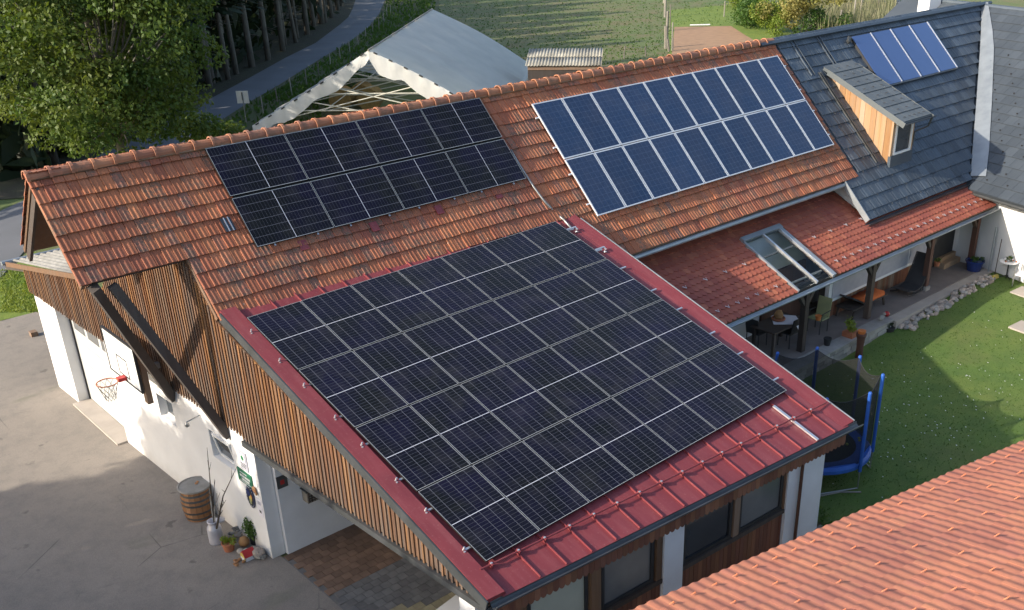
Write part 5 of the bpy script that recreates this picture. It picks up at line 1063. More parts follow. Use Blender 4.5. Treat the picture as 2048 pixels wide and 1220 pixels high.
b = MB(); n = 9; b.add([(lx - .2 + 1.22 * i / n, ly + (.29 if i < n else .18) * s_, ZT + h_ + .01 * math.sin(i * 1.7)) for h_ in (.352, .42) for i in range(n + 1) for s_ in (-1, 1)], [(2 * i, 2 * i + 2, 2 * i + 3, 2 * i + 1) for i in range(n)] + [(20 + 2 * i, 21 + 2 * i, 23 + 2 * i, 22 + 2 * i) for i in range(n)] + [(2 * i, 20 + 2 * i, 22 + 2 * i, 2 * i + 2) for i in range(n)] + [(2 * i + 1, 2 * i + 3, 23 + 2 * i, 21 + 2 * i) for i in range(n)] + [(18, 38, 39, 19), (0, 1, 21, 20)]); b.build('cushion', 'fabric_orange', t_, True)
A_, B_, C_ = onY((1790, 570), -4.75), onY((1835, 575), -4.75), onY((1838, 515), -4.55); p_ = onZ((1822, 585), ZT); rx, ry = p_[0], p_[1]
t_ = thing('rocking_lounger', 'dark fabric rocking lounger left of the third post', 'lounger', (rx, ry, ZT)); pr2 = [(-.55, .22), (-.1, .12), (.25, .20), (.55, .62), (.78, 1.12)]
b = MB(); b.add([(rx + a, ry + s_ * .28 + .1, ZT + z) for a, z in pr2 for s_ in (-1, 1)] + [(rx + a + .015, ry + s_ * .28 + .1, ZT + z - .015) for a, z in pr2 for s_ in (-1, 1)], [(2 * i, 2 * i + 2, 2 * i + 3, 2 * i + 1) for i in range(4)] + [(10 + 2 * i, 11 + 2 * i, 13 + 2 * i, 12 + 2 * i) for i in range(4)]); b.build('sling', 'fabric_dark', t_)
for s_ in (-1, 1):
    yy = ry + s_ * .30 + .1; b = MB(); b.tube([(rx + a, yy, ZT + z) for a, z in pr2], .018, 6); b.build('side_rail', 'black', t_)
    b = MB(); b.tube([(rx - .6 + 1.2 * k / 8, yy, ZT + .02 + .10 * ((k - 4) / 4) ** 2) for k in range(9)], .018, 6); b.build('runner', 'black', t_)
    b = MB(); b.tube([(rx - .25, yy, ZT + .05), (rx - .15, yy, ZT + .14)], .016, 6); b.tube([(rx + .35, yy, ZT + .06), (rx + .40, yy, ZT + .40)], .016, 6); b.build('strut', 'black', t_)
# pots
pot('hanging_pot', 'small orange pot fixed to the first porch post', (1636, 640), .09, .14, 'orange_pot', False, z0=ZT + .55, cat='flower pot'); pot('hanging_pot', 'small terracotta pot fixed to the third porch post', (1873, 532), .10, .15, 'terracotta', True, 'leaf_green', 50, .1, z0=ZT + .45)
pot('black_basket', 'small black pot standing on the garden wall slabs', (1654, 690), .11, .22, 'black', False, z0=.465)
p_ = onZ((1700, 672), .465); t_ = thing('slatted_planter', 'square wooden planter with a yellow-green shrub on the garden wall', 'planter', (p_[0], p_[1], .465))
for k in range(3): b = MB(); b.box(p_[0] - .17, p_[0] + .17, p_[1] - .17, p_[1] + .17, .467 + k * .055, .467 + k * .055 + .048); b.build('slat_course', 'terracotta', t_)
leaf_cloud('foliage', 'leaf_lime', [(p_[0] + random.gauss(0, .06), p_[1] + random.gauss(0, .06), .75 + .05 * k, .11) for k in range(5)], 240, .08, t_)
p_ = onZ((1762, 641), .465); t_ = thing('cat_figure', 'small grey and white animal ornament at the end of the garden wall', 'ornament', (p_[0], p_[1], .465)); b = MB(); b.blob((p_[0], p_[1], .56), (.11, .08, .09), 10, 7, .05); b.blob((p_[0] + .09, p_[1] - .02, .66), .06, 9, 6); b.build('body', 'asbestos', t_, True)
p_ = onZ((1773, 633), ZT); t_ = thing('dark_ball', 'dark red glass ball on the terrace edge', 'ball', (p_[0], p_[1], ZT)); b = MB(); b.blob((p_[0], p_[1], ZT + .09), .085, 12, 8); b.build('ball', 'red_paint', t_, True)
x, y = ontop((1777, 668), .02); pot('lawn_pot', 'black pot with a drooping plant at the end of the garden wall', (1777, 668), .16, .22, 'black', True, 'needle', 120, .14, .02)
x, y = ontop((1717, 716)); H = zAt(x, y, 668); t_ = thing('log_post', 'upright dark log with a flared top and orange pot on the lawn', 'post', (x, y, 0)); b = MB(); b.lathe((x, y, -.03), [(0, 0), (.115, 0), (.10, H * .5), (.115, H * .85), (.15, H), (.15, H + .05), (0, H + .05)], 14); b.build('log', 'timber_red', t_, True); b = MB(); b.lathe((x, y, H + .021), [(0, 0), (.10, 0), (.12, .09), (.0, .09)], 12); b.build('pot', 'orange_pot', t_)
pot('blue_planter', 'large glossy dark blue ceramic planter by the corner post', (1947, 540), .30, .36, 'ceramic_blue', True, 'leaf_green', 160, .12, ZT)
ZL = .36
x, y = ontop((2012, 556), ZL); H = zAt(x, y, 524) - ZL; t_ = thing('bistro_table', 'small round white bistro table with a flower arrangement by the wing wall', 'table', (x, y, ZL)); b = MB(); b.lathe((x, y, ZL + H), [(0, 0), (.30, 0), (.30, .025), (0, .025)], 20); b.build('top', 'paint_white', t_); b = MB(); b.tube([(x, y, ZL), (x, y, ZL + H)], .022, 7); b.build('stem', 'black', t_)
for k in range(3): a = k * 2.09; b = MB(); b.tube([(x, y, ZL + .10), (x + .22 * math.cos(a), y + .22 * math.sin(a), ZL + .02)], .016, 6); b.build('foot', 'black', t_)
t2 = thing('flower_arrangement', 'pink and white flower arrangement on the white bistro table', 'flowers', (x, y, ZL + H)); leaf_cloud('foliage', 'leaf_green', [(x, y, ZL + H + .10, .12)], 90, .06, t2)
for k in range(9): b = MB(); b.blob((x + random.gauss(0, .09), y + random.gauss(0, .09), ZL + H + .06 + random.uniform(0, .1)), .03, 7, 5, .1); b.build('flower', 'cloth_white' if k % 2 else 'terracotta', t2)
x, y = ontop((1988, 556), ZL); x2, y2, z2 = x + .18, y + .06, zAt(x + .18, y + .06, 478); t_ = thing('broom', 'broom with yellow bristles leaning on the white wing wall', 'broom', (x, y, ZL)); b = MB(); b.tube([(x, y, ZL + .12), (x2, y2, z2)], .014, 6); b.build('handle', 'timber_dark', t_); b = MB(); b.hexa([(x - .20, y - .06, ZL + .01), (x + .10, y - .12, ZL + .01), (x + .12, y - .02, ZL + .01), (x - .18, y + .04, ZL + .01), (x - .17, y - .04, ZL + .13), (x + .08, y - .09, ZL + .13), (x + .09, y - .03, ZL + .13), (x - .16, y + .02, ZL + .13)]); b.build('bristles', 'yellow_paint', t_)
x, y = ontop((1976, 545), ZL); b = MB(); b.tube([(x, y, ZL), (x + .05, y + .02, zAt(x, y, 455))], .03, 7); tag(b.build('downpipe', 'zinc'), 'zinc downpipe beside the brown corner post', 'downpipe')
x, y = ontop((2046, 572), ZL); t_ = thing('garden_chair', 'pale metal garden chair cut by the right picture edge', 'chair', (x, y, ZL))
for a, d in ((-.25, -.2), (.25, -.2), (-.25, .25), (.25, .25)): b = MB(); b.tube([(x + a, y + d, ZL), (x + a, y + d, ZL + .62), (x + a * .6, y + d, ZL + .66)], .02, 6); b.build('leg', 'steel', t_)
b = MB(); b.box(x - .25, x + .25, y - .22, y + .25, ZL + .38, ZL + .41); b.build('seat', 'cloth_white', t_)
for q in ((2046, 655), (2046, 590)):
    x, y = ontop(q, ZL - .05); b = MB(); b.hexa([(x - .30, y - .25, lawn_h(x, y)), (x + .45, y - .35, lawn_h(x, y)), (x + .55, y + .30, lawn_h(x, y)), (x - .2, y + .35, lawn_h(x, y))] + [(x - .30, y - .25, lawn_h(x, y) + .05), (x + .45, y - .35, lawn_h(x, y) + .05), (x + .55, y + .30, lawn_h(x, y) + .05), (x - .2, y + .35, lawn_h(x, y) + .05)]); tag(b.build('paving_slab', 'concrete'), 'pale flat paving slab in the grass at the right edge' if q[1] > 600 else 'pale paving slab under the garden chair', 'slab')
# ================================================================== CAR IN THE CARPORT (only its roof edge shows)
car = thing('car', 'white car parked in the carport, only roof edge and mirror showing', 'car', (4.2, -8.3, 0)); cx, cy = 4.45, -8.35
sec = [(-2.05, .35, .62, .70), (-1.9, .30, .80, .82), (-1.0, .28, .92, .86), (-.35, .28, 1.42, .78), (.9, .28, 1.46, .76), (1.7, .3, 1.05, .84), (2.05, .36, .7, .74)]
v = []; n = len(sec)
for (a, z0, z1, hw) in sec: v += [(cx + a, cy - hw, z0), (cx + a, cy - hw, (z0 + min(z1, .95)) / 2 + .1), (cx + a, cy - hw * (.82 if z1 > 1.2 else .95), z1), (cx + a, cy + hw * (.82 if z1 > 1.2 else .95), z1), (cx + a, cy + hw, (z0 + min(z1, .95)) / 2 + .1), (cx + a, cy + hw, z0)]
b = MB(); b.add(v, [(6 * i + j, 6 * i + j + 1, 6 * i + 7 + j, 6 * i + 6 + j) for i in range(n - 1) for j in range(5)] + [tuple(range(5, -1, -1)), tuple(range(6 * n - 6, 6 * n))]); b.build('body', 'car_white', car, True)
b = MB(); b.add([(cx - .99, cy - .72, .97), (cx - .99, cy + .72, .97), (cx - .37, cy + .58, 1.42), (cx - .37, cy - .58, 1.42)], [(0, 1, 2, 3)]); b.build('windscreen', 'glass_dark', car)
for sg in (-1, 1): b = MB(); b.blob((cx - .62, cy + sg * .93, 1.02), (.07, .10, .08), 8, 6); b.build('mirror', 'black', car, True)
for sx in (-1.3, 1.3):
    for sg in (-1, 1):
        b = MB(); b.tube([(cx + sx, cy + sg * .70, .32), (cx + sx, cy + sg * .88, .32)], .315, 18); wh = b.build('wheel', 'rubber', car); b = MB(); b.tube([(cx + sx, cy + sg * .86, .32), (cx + sx, cy + sg * .89, .32)], .20, 14); b.build('rim', 'alu', wh)
# ================================================================== TREES
def limb_tree(name, label, base, H, crown_c, crown_r, nclump, nleaf, size, m, bark='bark_pale', tr=.22, group=None, seed=1, shell=.5, droop=.3, cl=(.13, .24), lobes=0):
    rs = np.random.default_rng(seed); t_ = thing(name, label, 'tree', base, group); base = V3(base, float); cc = V3(crown_c, float); cr = V3(crown_r, float) * np.ones(3)
    b = MB(); top = cc + V3((0, 0, cr[2] * .55)); b.tube([base, base * .6 + cc * .4 - (0, 0, cr[2] * .2), cc, top], [tr, tr * .8, tr * .5, tr * .12], 8)
    clumps = []; L_ = [rs.normal(size=3) for _ in range(lobes)]; L_ = [nrm(x) for x in L_]
    for i in range(nclump):
        d = rs.normal(size=3); d /= np.linalg.norm(d); k = rs.uniform(shell, 1.0) ** .7
        if lobes: k *= .78 + .30 * max(np.max([x @ d for x in L_]), 0) ** 3
        p_ = cc + d * cr * k; r = rs.uniform(*cl) * cr.mean(); clumps.append((*p_, (r * 1.15, r * 1.15, r * .75)))
        if i % 3 == 0: s_ = base * .35 + cc * .65 + V3((0, 0, rs.uniform(-.3, .3) * cr[2])); mid = (s_ + p_) / 2 + V3((0, 0, -.3)); b.tube([s_, mid, p_], [tr * .28, tr * .16, .015], 5)
    b.build('trunk', bark, t_, True); leaf_cloud('crown', m, clumps, nleaf, size, t_, droop=droop); return t_
limb_tree('ash_tree', 'big leafy ash tree rising behind the left end of the barn', (9.6, 22.0, 0), 15, (8.95, 21.4, 8.0), (4.4, 3.9, 5.5), 190, 56000, .175, 'leaf_ash', seed=4, shell=.25, droop=.6, cl=(.12, .22), lobes=9)
leaf_cloud('crown', 'leaf_ash', [(12.4 + i * .7, 22.1 + i * .4, 3.5 - .18 * i + .3 * math.sin(i * 2), (.85, .75, .5)) for i in range(4)], 2600, .18, bpy.data.objects['ash_tree'], droop=.5)
# trees west of the yard (outside the picture): their shade lies on the yard and the white wall
for k, (x, y, z, r) in enumerate(((-14.2, 4.4, 6.9, 2.9), (-14.8, .2, 7.1, 3.0), (-14.4, -3.9, 7.0, 2.9), (-15.0, -8.2, 7.2, 3.1), (-15.5, -12.6, 7.4, 3.2), (-9.0, -9.5, 4.6, 2.4), (-19.6, 5.6, 9.2, 3.3), (-20.2, .8, 9.2, 3.4), (-19.8, -4.2, 9.3, 3.4), (-11.0, -4.5, 5.2, 2.6), (-10.5, .3, 5.0, 2.4))):
    limb_tree('yard_tree', 'round leafy tree at the west side of the yard, %s from the north' % ORD[k], (x, y, 0), 9, (x, y, z), (r, r, 3.5 if (k < 5 or 5 < k < 9) else 2.8), 66, 11000, .30, 'leaf_green', 'bark_dark', .16, 'trees west of the yard', 20 + k)
# forest beyond the road
rs = np.random.default_rng(5)
def spruce(base, H, r0, z0, dark_low=False, trunk_r=.17, label='', lean=0.0):
    x, y = base; t_ = thing('forest_tree', label, 'tree', (x, y, 0), 'forest trees beyond the road'); b = MB(); b.tube([(x, y, -.1), (x + lean, y, H * .5), (x + lean * 1.6, y, H)], [trunk_r * 1.25, trunk_r * .8, .03], 7)
    for k in range(7): a = rs.uniform(0, 6.28); z = rs.uniform(2.0, z0 + 1); b.tube([(x, y, z), (x + math.cos(a) * 1.1, y + math.sin(a) * 1.1, z - .25)], [.025, .008], 4)
    b.build('trunk', 'bark_pale' if y > 44 else 'bark_dark', t_, True); n = 330; z = z0 + (H - z0) * rs.uniform(0, 1, n) ** 1.3; rr = r0 * (1 - (z - z0) / (H - z0 + .3)) * rs.uniform(.25, 1, n) ** .6; a = rs.uniform(0, 6.28, n)
    P = np.c_[x + rr * np.cos(a), y + rr * np.sin(a), z - rr * .22]; o_ = np.c_[np.cos(a), np.sin(a), np.full(n, -.35)]; tng = np.c_[-np.sin(a), np.cos(a), np.zeros(n)]; s = rs.uniform(.45, 1.0, n)[:, None]
    V = np.stack([P - o_ * s * .5, P + tng * s * .45, P + o_ * s * .7, P - tng * s * .45], 1); link('crown', np_mesh('crown', V, np.arange(4 * n).reshape(-1, 4), rs.uniform(0, 1, n), 'needle'), t_)
edge = [(444, 117), (473, 148), (504, 134), (537, 120), (566, 102), (592, 85), (615, 69), (628, 53), (644, 47), (651, 45), (663, 35), (676, 20), (684, 6), (425, 168), (455, 140), (690, -15), (75, 340), (110, 330)]
k = 0
for q in edge:
    p_ = onZ(q); k += 1; spruce((p_[0], p_[1]), rs.uniform(13, 16), 2.9, 6.5, trunk_r=rs.uniform(.15, .24), lean=rs.normal(0, .15), label='tall bare-stemmed conifer at the forest edge, %s along the road' % ('%dth' % k if k > 3 else ORD[k - 1]))
for k2 in range(26):
    spruce((rs.uniform(-34, 2), rs.uniform(32, 62)), rs.uniform(13, 16), 3.2, 3.5, trunk_r=.18, label='conifer deep in the dark forest beyond the road')
deep = 0; cand = []
while deep < 135:
    q = (rs.uniform(-60, 690), rs.uniform(-120, 330)); p_ = onZ(q); x, y = p_[0], p_[1]
    lim = np.interp(q[0], [p[0] for p in up], [p[1] for p in up])
    if q[1] > lim - 12 or math.hypot(x - 16, y - 48) > 110: continue
    if any((x - a) ** 2 + (y - c) ** 2 < 5.5 for a, c in cand): continue
    cand.append((x, y)); deep += 1; spruce((x, y), rs.uniform(14, 18), 3.2, 5.5, trunk_r=rs.uniform(.13, .22), label='conifer deep in the dark forest beyond the road')
n = 13000; q = np.c_[rs.uniform(-60, 690, n), rs.uniform(-140, 360, n)]; lim = np.interp(q[:, 0], [p[0] for p in up], [p[1] for p in up]); q = q[q[:, 1] < lim - 26]; P = V3([onZ(p) for p in q]); P = P[np.linalg.norm(P - CAM, axis=1) < 170]; n = len(P)
P[:, 2] = rs.uniform(.0, 5.0, n) ** 1.0; a = rs.normal(size=(n, 3)); a /= np.linalg.norm(a, axis=1)[:, None]; bb = np.cross(a, rs.normal(size=(n, 3))); bb /= np.linalg.norm(bb, axis=1)[:, None]; s = rs.uniform(.4, 1.1, n)[:, None]
o = link('forest_undergrowth', np_mesh('forest_undergrowth', np.stack([P - a * s, P + bb * s * .4, P + a * s, P - bb * s * .4], 1), np.arange(4 * n).reshape(-1, 4), rs.uniform(0, 1, n), 'needle')); tag(o, 'needle undergrowth added as a black backdrop inside the forest', 'undergrowth'); o['kind'] = 'stuff'  # needle clumps added as a black backdrop for the forest gloom
# verge plants along the road fence
n = 5200; t0 = rs.uniform(3, len(lo) - 2.01, n); i0 = t0.astype(int); f = (t0 - i0)[:, None]; La = V3(L_); Pv = La[i0] * (1 - f) + La[i0 + 1] * f; d = La[i0 + 1] - La[i0]; d /= np.linalg.norm(d, axis=1)[:, None]; nn = np.c_[d[:, 1], -d[:, 0], np.zeros(n)]; Pv = Pv + nn * rs.uniform(.3, 6.0, n)[:, None]; a = rs.uniform(0, 6.28, n); h = rs.uniform(.08, .4, n); w = rs.uniform(.05, .16, n)
V = np.stack([Pv - np.c_[np.cos(a) * w, np.sin(a) * w, np.zeros(n)], Pv + np.c_[np.cos(a) * w, np.sin(a) * w, np.zeros(n)], Pv + np.c_[rs.normal(0, .08, n), rs.normal(0, .08, n), h]], 1)
o = link('verge_plants', np_mesh('verge_plants', V, np.arange(3 * n).reshape(-1, 3), rs.uniform(0, 1, n), 'leaf_green')); tag(o, 'rough grass and weeds on the verge below the road', 'grass'); o['kind'] = 'stuff'
# grass corner left of the barn
n = 3000; q = np.c_[rs.uniform(0, 100, n), rs.uniform(540, 625, n)]; P = V3([onZ(p) for p in q]); a = rs.uniform(0, 6.28, n); h = rs.uniform(.02, .09, n); w = rs.uniform(.015, .035, n)
V = np.stack([P - np.c_[np.cos(a) * w, np.sin(a) * w, np.zeros(n)], P + np.c_[np.cos(a) * w, np.sin(a) * w, np.zeros(n)], P + np.c_[rs.normal(0, .05, n), rs.normal(0, .05, n), h]], 1)
o = link('corner_grass', np_mesh('corner_grass', V, np.arange(3 * n).reshape(-1, 3), rs.uniform(0, 1, n), 'leaf_lime')); tag(o, 'bright green weedy grass corner left of the garage pier', 'grass'); o['kind'] = 'stuff'
# ================================================================== TENT GREENHOUSE
e1, e2 = nrm((math.cos(.76), math.sin(.76), 0)), nrm((math.sin(.76), -math.cos(.76), 0)); LF = V3((20.85, 33.58, 0)); TLn, TWd, THt, TEv = 19.3, 13.7, 4.61, .67
TT = lambda l, w_, z: LF + e1 * l + e2 * w_ + V3((0, 0, z))
tent = thing('greenhouse_tent', 'big white tarpaulin tent with open lattice front behind the barn', 'tent', tuple(TT(9, 6.8, 0)))
def tarp(side, bulge, seed, mat='tarp'):
    r = np.random.default_rng(seed); nu, nv = 40, 14; ph = r.uniform(0, 6.28, 6); v = []
    for i in range(nu + 1):
        l = TLn * i / nu
        for j in range(nv + 1):
            f = j / nv; wv = TWd / 2 + side * f * TWd / 2 * 1.02; z = THt + (TEv - THt) * f + bulge * math.sin(math.pi * f) - .10 * math.sin(math.pi * i / nu * 5) ** 2 * (1 - f) * .5
            z -= .07 * abs(math.sin(math.pi * l / 2.41)) ** .7 * math.sin(math.pi * min(f * 1.1, 1)) ; z += (.05 * math.sin(l * 2.1 + f * 3 + ph[0]) + .035 * math.sin(l * 4.7 + ph[1] - f * 2) + .02 * math.sin(l * 9 + f * 7 + ph[2])) * (.3 + .7 * f)
            v.append(TT(l, wv, z))
    b = MB(); b.add(v, [(i * (nv + 1) + j, (i + 1) * (nv + 1) + j, (i + 1) * (nv + 1) + j + 1, i * (nv + 1) + j + 1) for i in range(nu) for j in range(nv)], .5); return b.build('roof_tarp', mat, tent, True)
tarp(1, .22, 1); tarp(-1, -.10, 2)
b = MB(); v = []; nv = 10   # closed far end
b.add([TT(TLn, TWd / 2, THt), TT(TLn + .4, TWd, TEv), TT(TLn + .6, TWd * .8, 0), TT(TLn + .6, TWd * .2, 0), TT(TLn + .4, 0, TEv)], [(0, 1, 2, 3, 4)]); b.build('end_curtain', 'tarp_white', tent)
b = MB(); ns = 40; v = []
for i in range(ns + 1): l = TLn * i / ns; v += [TT(l, .12 + .10 * math.sin(i * 1.9), TEv + .1), TT(l, .1 + .16 * math.sin(i * 2.3 + 1), 0)]
b.add(v, [(2 * i, 2 * i + 2, 2 * i + 3, 2 * i + 1) for i in range(ns)]); b.build('side_curtain', 'tarp_white', tent)
b = MB(); v = []
for i in range(ns + 1): l = TLn * i / ns; v += [TT(l, TWd - .05, TEv + .1), TT(l, TWd + .1 * math.sin(i * 2.3 + 1), 0)]
b.add(v, [(2 * i, 2 * i + 2, 2 * i + 3, 2 * i + 1) for i in range(ns)]); b.build('side_curtain', 'tarp', tent)
for side in (-1, 1):   # ragged valance along the open front
    b = MB(); v = []; nv = 34; r = random.Random(side + 3)
    for i in range(nv + 1):
        f = i / nv; z = THt + (TEv - THt) * f + (.22 if side > 0 else -.10) * math.sin(math.pi * f); dep = (.55 + .35 * abs(math.sin(f * 9 + side)) + r.uniform(-.06, .06)) * min(1, f * 8 + .45) * (1.25 if side > 0 else 1.0); o_ = .06 * math.sin(i * 1.7)
        v += [TT(-.03, TWd / 2 + side * f * TWd / 2 * 1.02, z + .02), TT(-.05 + o_, TWd / 2 + side * f * TWd / 2 * 1.02, z - dep * .5), TT(-.04 - o_, TWd / 2 + side * f * TWd / 2 * 1.02, max(z - dep, .02))]
    b.add(v, [(3 * i + j, 3 * i + 3 + j, 3 * i + 4 + j, 3 * i + 1 + j) for i in range(nv) for j in range(2)]); b.build('valance', 'tarp_white', tent, True)
    for k in range(9):
        f = .04 + k * .115; z = THt + (TEv - THt) * f + (.22 if side > 0 else -.10) * math.sin(math.pi * f); f2 = f + .028; z2 = THt + (TEv - THt) * f2 + (.22 if side > 0 else -.10) * math.sin(math.pi * f2)
        b = MB(); b.beam(TT(-.06, TWd / 2 + side * f * TWd / 2, z + .03), TT(-.06, TWd / 2 + side * f2 * TWd / 2, z2 + .03), .07, .07); b.build('clip', 'black', tent)
b = MB(); b.tube([TT(-.1, TWd / 2, THt + .02), TT(TLn, TWd / 2, THt + .02)], .05, 6); b.build('ridge_pole', 'timber_grey', tent)
simple('pole_pale', (0.62, 0.60, 0.50), (0.5, 0.48, 0.4), 4, 0.5)
def pole(a, c, r=.022, m='pole_pale'): b = MB(); b.tube([a, c], r * 1.6, 5); b.build('pole', m, tent)
zr = lambda f: THt + (TEv - THt) * f - .12
for k in range(5):
    l = .12 + k * 4.6; m_ = 'pole_pale'
    for sd in (-1, 1):
        c_ = TWd / 2; pole(TT(l, c_, THt - .12), TT(l, c_ + sd * c_ * .99, TEv - .05), .028, m_); pole(TT(l, c_ + sd * c_ * .97, TEv), TT(l, c_ - sd * c_ * .42, zr(.42)), .020, m_); pole(TT(l, c_ + sd * c_ * .62, zr(.62)), TT(l, c_ - sd * c_ * .62, .5), .020, m_); pole(TT(l, c_ + sd * c_ * .30, zr(.30)), TT(l, c_ + sd * c_ * .75, 1.3), .018, m_)
        pole(TT(l, c_ + sd * c_ * .97, 0), TT(l, c_ + sd * c_ * .97, TEv), .03, m_)
    pole(TT(l, 1.2, 1.45), TT(l, TWd - 1.2, 1.45), .022, m_); pole(TT(l, TWd * .27, 2.35), TT(l, TWd * .73, 2.35), .020, m_)
for w_ in (TWd * .3, TWd * .7, TWd * .15): pole(TT(0, w_, 1.5), TT(TLn, w_, 1.5), .02)
for k in range(3):
    p_ = TT(7.5 + 1.5 * (k % 2), 3.0 + .9 * k, 0); t_ = thing('hay_bale', 'round straw bale inside the tent, ' + ('nearest the road side', 'middle of three', 'nearest the tent centre')[k], 'hay bale', tuple(p_), 'bales in the tent'); b = MB(); b.tube([p_ + e1 * -.6 + (0, 0, .72), p_ + e1 * .6 + (0, 0, .72)], .70, 14); b.build('bale', 'hay', t_)
# ================================================================== SHED, FENCES, SIGN
s1, s2, s3, s4 = onZ((1058, 99), 2.7), onZ((1207, 97), 2.7), onZ((1203, 131), 2.1), onZ((1050, 132), 2.1); shed = thing('shed', 'low shed with weathered corrugated roof in the meadow', 'shed', ((s3[0] + s4[0]) / 2, (s3[1] + s4[1]) / 2, 0))
U_s = s3 - s4; nsh = 6
for k in range(nsh):
    for j in range(2):
        P_ = s4 + U_s * (k / nsh) + (s1 - s4) * (.5 * j) + V3((0, 0, .03 * j + .012 * (k % 2))); corr(P_, U_s / nsh * 1.01, (s1 - s4) * .52, 4, 6, .03, 'roof_sheet', 'asbestos_old', shed)
q4, q3 = s4 + (s1 - s4) * .06 + U_s * .03, s3 + (s2 - s3) * .06 - U_s * .03; q1, q2 = s1 - (s1 - s4) * .05 + U_s * .03, s2 - (s2 - s3) * .05 - U_s * .03
b = MB(); b.hexa([(*p[:2], 0) for p in (q4, q3, q2, q1)] + [(p[0], p[1], p[2] - .14) for p in (q4, q3, q2, q1)]); b.build('wall', 'timber_dark', shed)
b = MB(); b.beam(q4 - (0, 0, .2), q3 - (0, 0, .2), .08, .22); b.build('eave_board', 'timber_mid', shed)
fence = thing('road_fence', 'line of thin fence posts with wire along the road verge', 'fence', (28, 44, 0)); fp = []
for k, (x, yt, yb) in enumerate(((527, 191, 227), (556, 174, 208), (584, 155, 190), (613, 139, 168), (638, 122, 150), (661, 108, 130), (681, 96, 117), (700, 84, 104), (717, 75, 92), (732, 59, 76), (746, 46, 64), (758, 36, 62), (768, 30, 43), (774, 18, 33), (782, 8, 29), (789, -4, 20))):
    p_ = onZ((x, yb)); z = min(max(zAt(p_[0], p_[1], yt), .9), 1.35); fp.append(V3((p_[0], p_[1], z))); b = MB(); b.tube([(p_[0], p_[1], -.05), (p_[0] + random.gauss(0, .03), p_[1], z)], .04, 6); b.build('post', 'timber_grey', fence)
for h in (.45, .95): b = MB(); b.tube([p * (1, 1, 0) + (0, 0, h * p[2] / 1.1) for p in fp], .004, 4); b.build('wire', 'zinc_dark', fence)
fence = thing('meadow_fence', 'weathered meadow fence posts running away beside the vegetable plot', 'fence', (62, 39, 0)); fq = []
for k, (x, yt, yb, r) in enumerate(((1338, 78, 103, .10), (1332, 52, 96, .15), (1334, 22, 62, .13), (1330, -8, 34, .13), (1328, -30, 6, .12), (1344, 45, 101, .06), (1346, 76, 101, .05), (1248, 93, 117, .045), (1291, 93, 112, .055), (1340, 8, 60, .05), (1448, 2, 33, .06))):
    p_ = onZ((x, yb)); z = min(zAt(p_[0], p_[1], yt), 2.2); b = MB(); b.tube([(p_[0], p_[1], -.05), (p_[0] + random.gauss(0, .05), p_[1] + random.gauss(0, .05), z)], r, 6); b.build('post', 'timber_grey', fence); fq.append(V3((p_[0], p_[1], z)))
b = MB(); b.tube([fq[7] * (1, 1, .9), fq[8] * (1, 1, .9), fq[0] * (1, 1, .8)], .008, 4); b.build('wire', 'steel', fence)
p_, p2 = onZ((1380, 53)), onZ((1420, 52)); b = MB(); b.tube([p_ + (0, 0, .12), p2 + (0, 0, .12)], .07, 6); tag(b.build('white_pole', 'paint_white'), 'white pole lying along the edge of the bare soil plot', 'pole')
p_ = onZ((493, 246)); zb, ztp = zAt(p_[0], p_[1], 207), zAt(p_[0], p_[1], 182); t_ = thing('road_sign', 'pale rectangular road sign seen from behind on a thin pole', 'road sign', (p_[0], p_[1], 0)); b = MB(); b.tube([(p_[0], p_[1], 0), (p_[0], p_[1], ztp - .1)], .03, 7); b.build('pole', 'steel', t_)
r_ = V3((.734, -.679, 0)); r_ = nrm(r_); b = MB(); hw = 22 / FPX * np.linalg.norm(p_ - CAM) / 2; b.obox(V3((p_[0], p_[1], zb)) - r_ * hw + V3((.02, .03, 0)), r_ * hw * 2, (0, 0, ztp - zb), V3((.02, .02, 0))); b.build('plate', 'alu_frame', t_); b = MB(); b.obox(V3((p_[0], p_[1], zb + .2)) - r_ * .03 - V3((.025, .03, 0)), r_ * .06, (0, 0, (ztp - zb) * .62), V3((.02, .02, 0))); b.build('rear_bar', 'zinc_dark', t_)
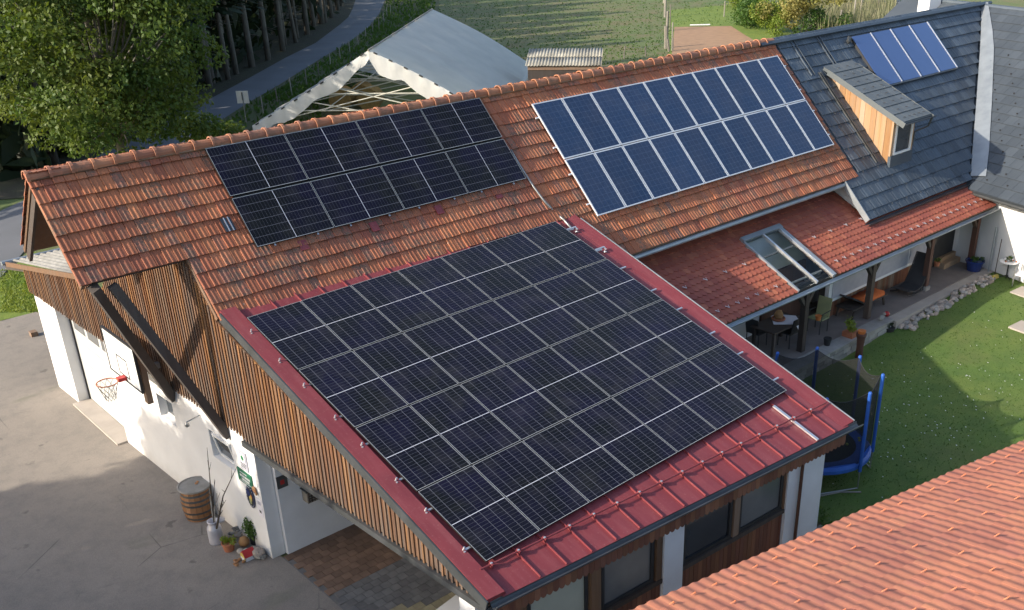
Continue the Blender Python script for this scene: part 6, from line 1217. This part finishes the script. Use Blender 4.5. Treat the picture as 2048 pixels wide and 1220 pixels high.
# ================================================================== BUSHES
def bush(name, label, q, w_, h, m, n, size, seed, off=0.0):
    r = np.random.default_rng(seed); p_ = onZ(q); x, y = p_[0], p_[1]; t_ = thing(name, label, 'bush', (x, y, 0)); cl_ = [(x + r.normal(0, w_ * .26), y + r.normal(0, w_ * .26), h * r.uniform(.12, .85), w_ * r.uniform(.14, .26)) for _ in range(16)]; b = MB()
    for c in cl_[:6]: b.tube([(x, y, 0), c[:3]], [.05, .01], 5)
    b.build('stems', 'bark_dark', t_); leaf_cloud('foliage', m, cl_, n, size, t_)
bush('garden_bush', 'broad green bush at the far side of the kitchen plot', (1500, 52), 5.2, 4.2, 'leaf_green', 5200, .24, 1); bush('garden_bush', 'yellow-green round bush right of the broad green one', (1548, 66), 3.4, 3.0, 'leaf_lime', 3000, .22, 2)
bush('blossom_bush', 'tall cream-yellow flowering bush behind the farmhouse ridge', (1602, 72), 4.0, 5.0, 'leaf_yellow', 5200, .22, 3); bush('garden_bush', 'small dark green bush before the reeds', (1640, 70), 3.4, 2.2, 'leaf_green', 2600, .2, 4); bush('garden_bush', 'low lime bush at the picture top above the kitchen plot', (1480, 15), 4.4, 2.4, 'leaf_lime', 2400, .24, 5)
n = 2600; q = np.c_[rs.uniform(1630, 1790, n), rs.uniform(0, 75, n)]; P = V3([onZ(p) for p in q]); h = rs.uniform(.6, 2.3, n); w = rs.uniform(.04, .10, n); a = rs.uniform(0, 6.28, n); ln = rs.normal(0, .25, (n, 2))
V = np.stack([P - np.c_[np.cos(a) * w, np.sin(a) * w, np.zeros(n)], P + np.c_[np.cos(a) * w, np.sin(a) * w, np.zeros(n)], P + np.c_[ln, h]], 1); o = link('reeds', np_mesh('reeds', V, np.arange(3 * n).reshape(-1, 3), rs.uniform(0, 1, n), 'leaf_straw')); tag(o, 'pale dry reeds and tall grass behind the dark ridge', 'reeds'); o['kind'] = 'stuff'
fence = thing('reed_posts', 'old grey posts standing among the dry reeds', 'posts', tuple(onZ((1700, 40))))
for x, yt, yb in ((1706, 0, 45), (1720, -5, 40), (1731, 18, 48), (1757, 0, 30), (1677, 20, 60)): p_ = onZ((x, yb)); b = MB(); b.tube([(p_[0], p_[1], 0), (p_[0] + random.gauss(0, .15), p_[1], min(zAt(p_[0], p_[1], yt), 3.0))], .08, 6); b.build('post', 'timber_grey', fence)
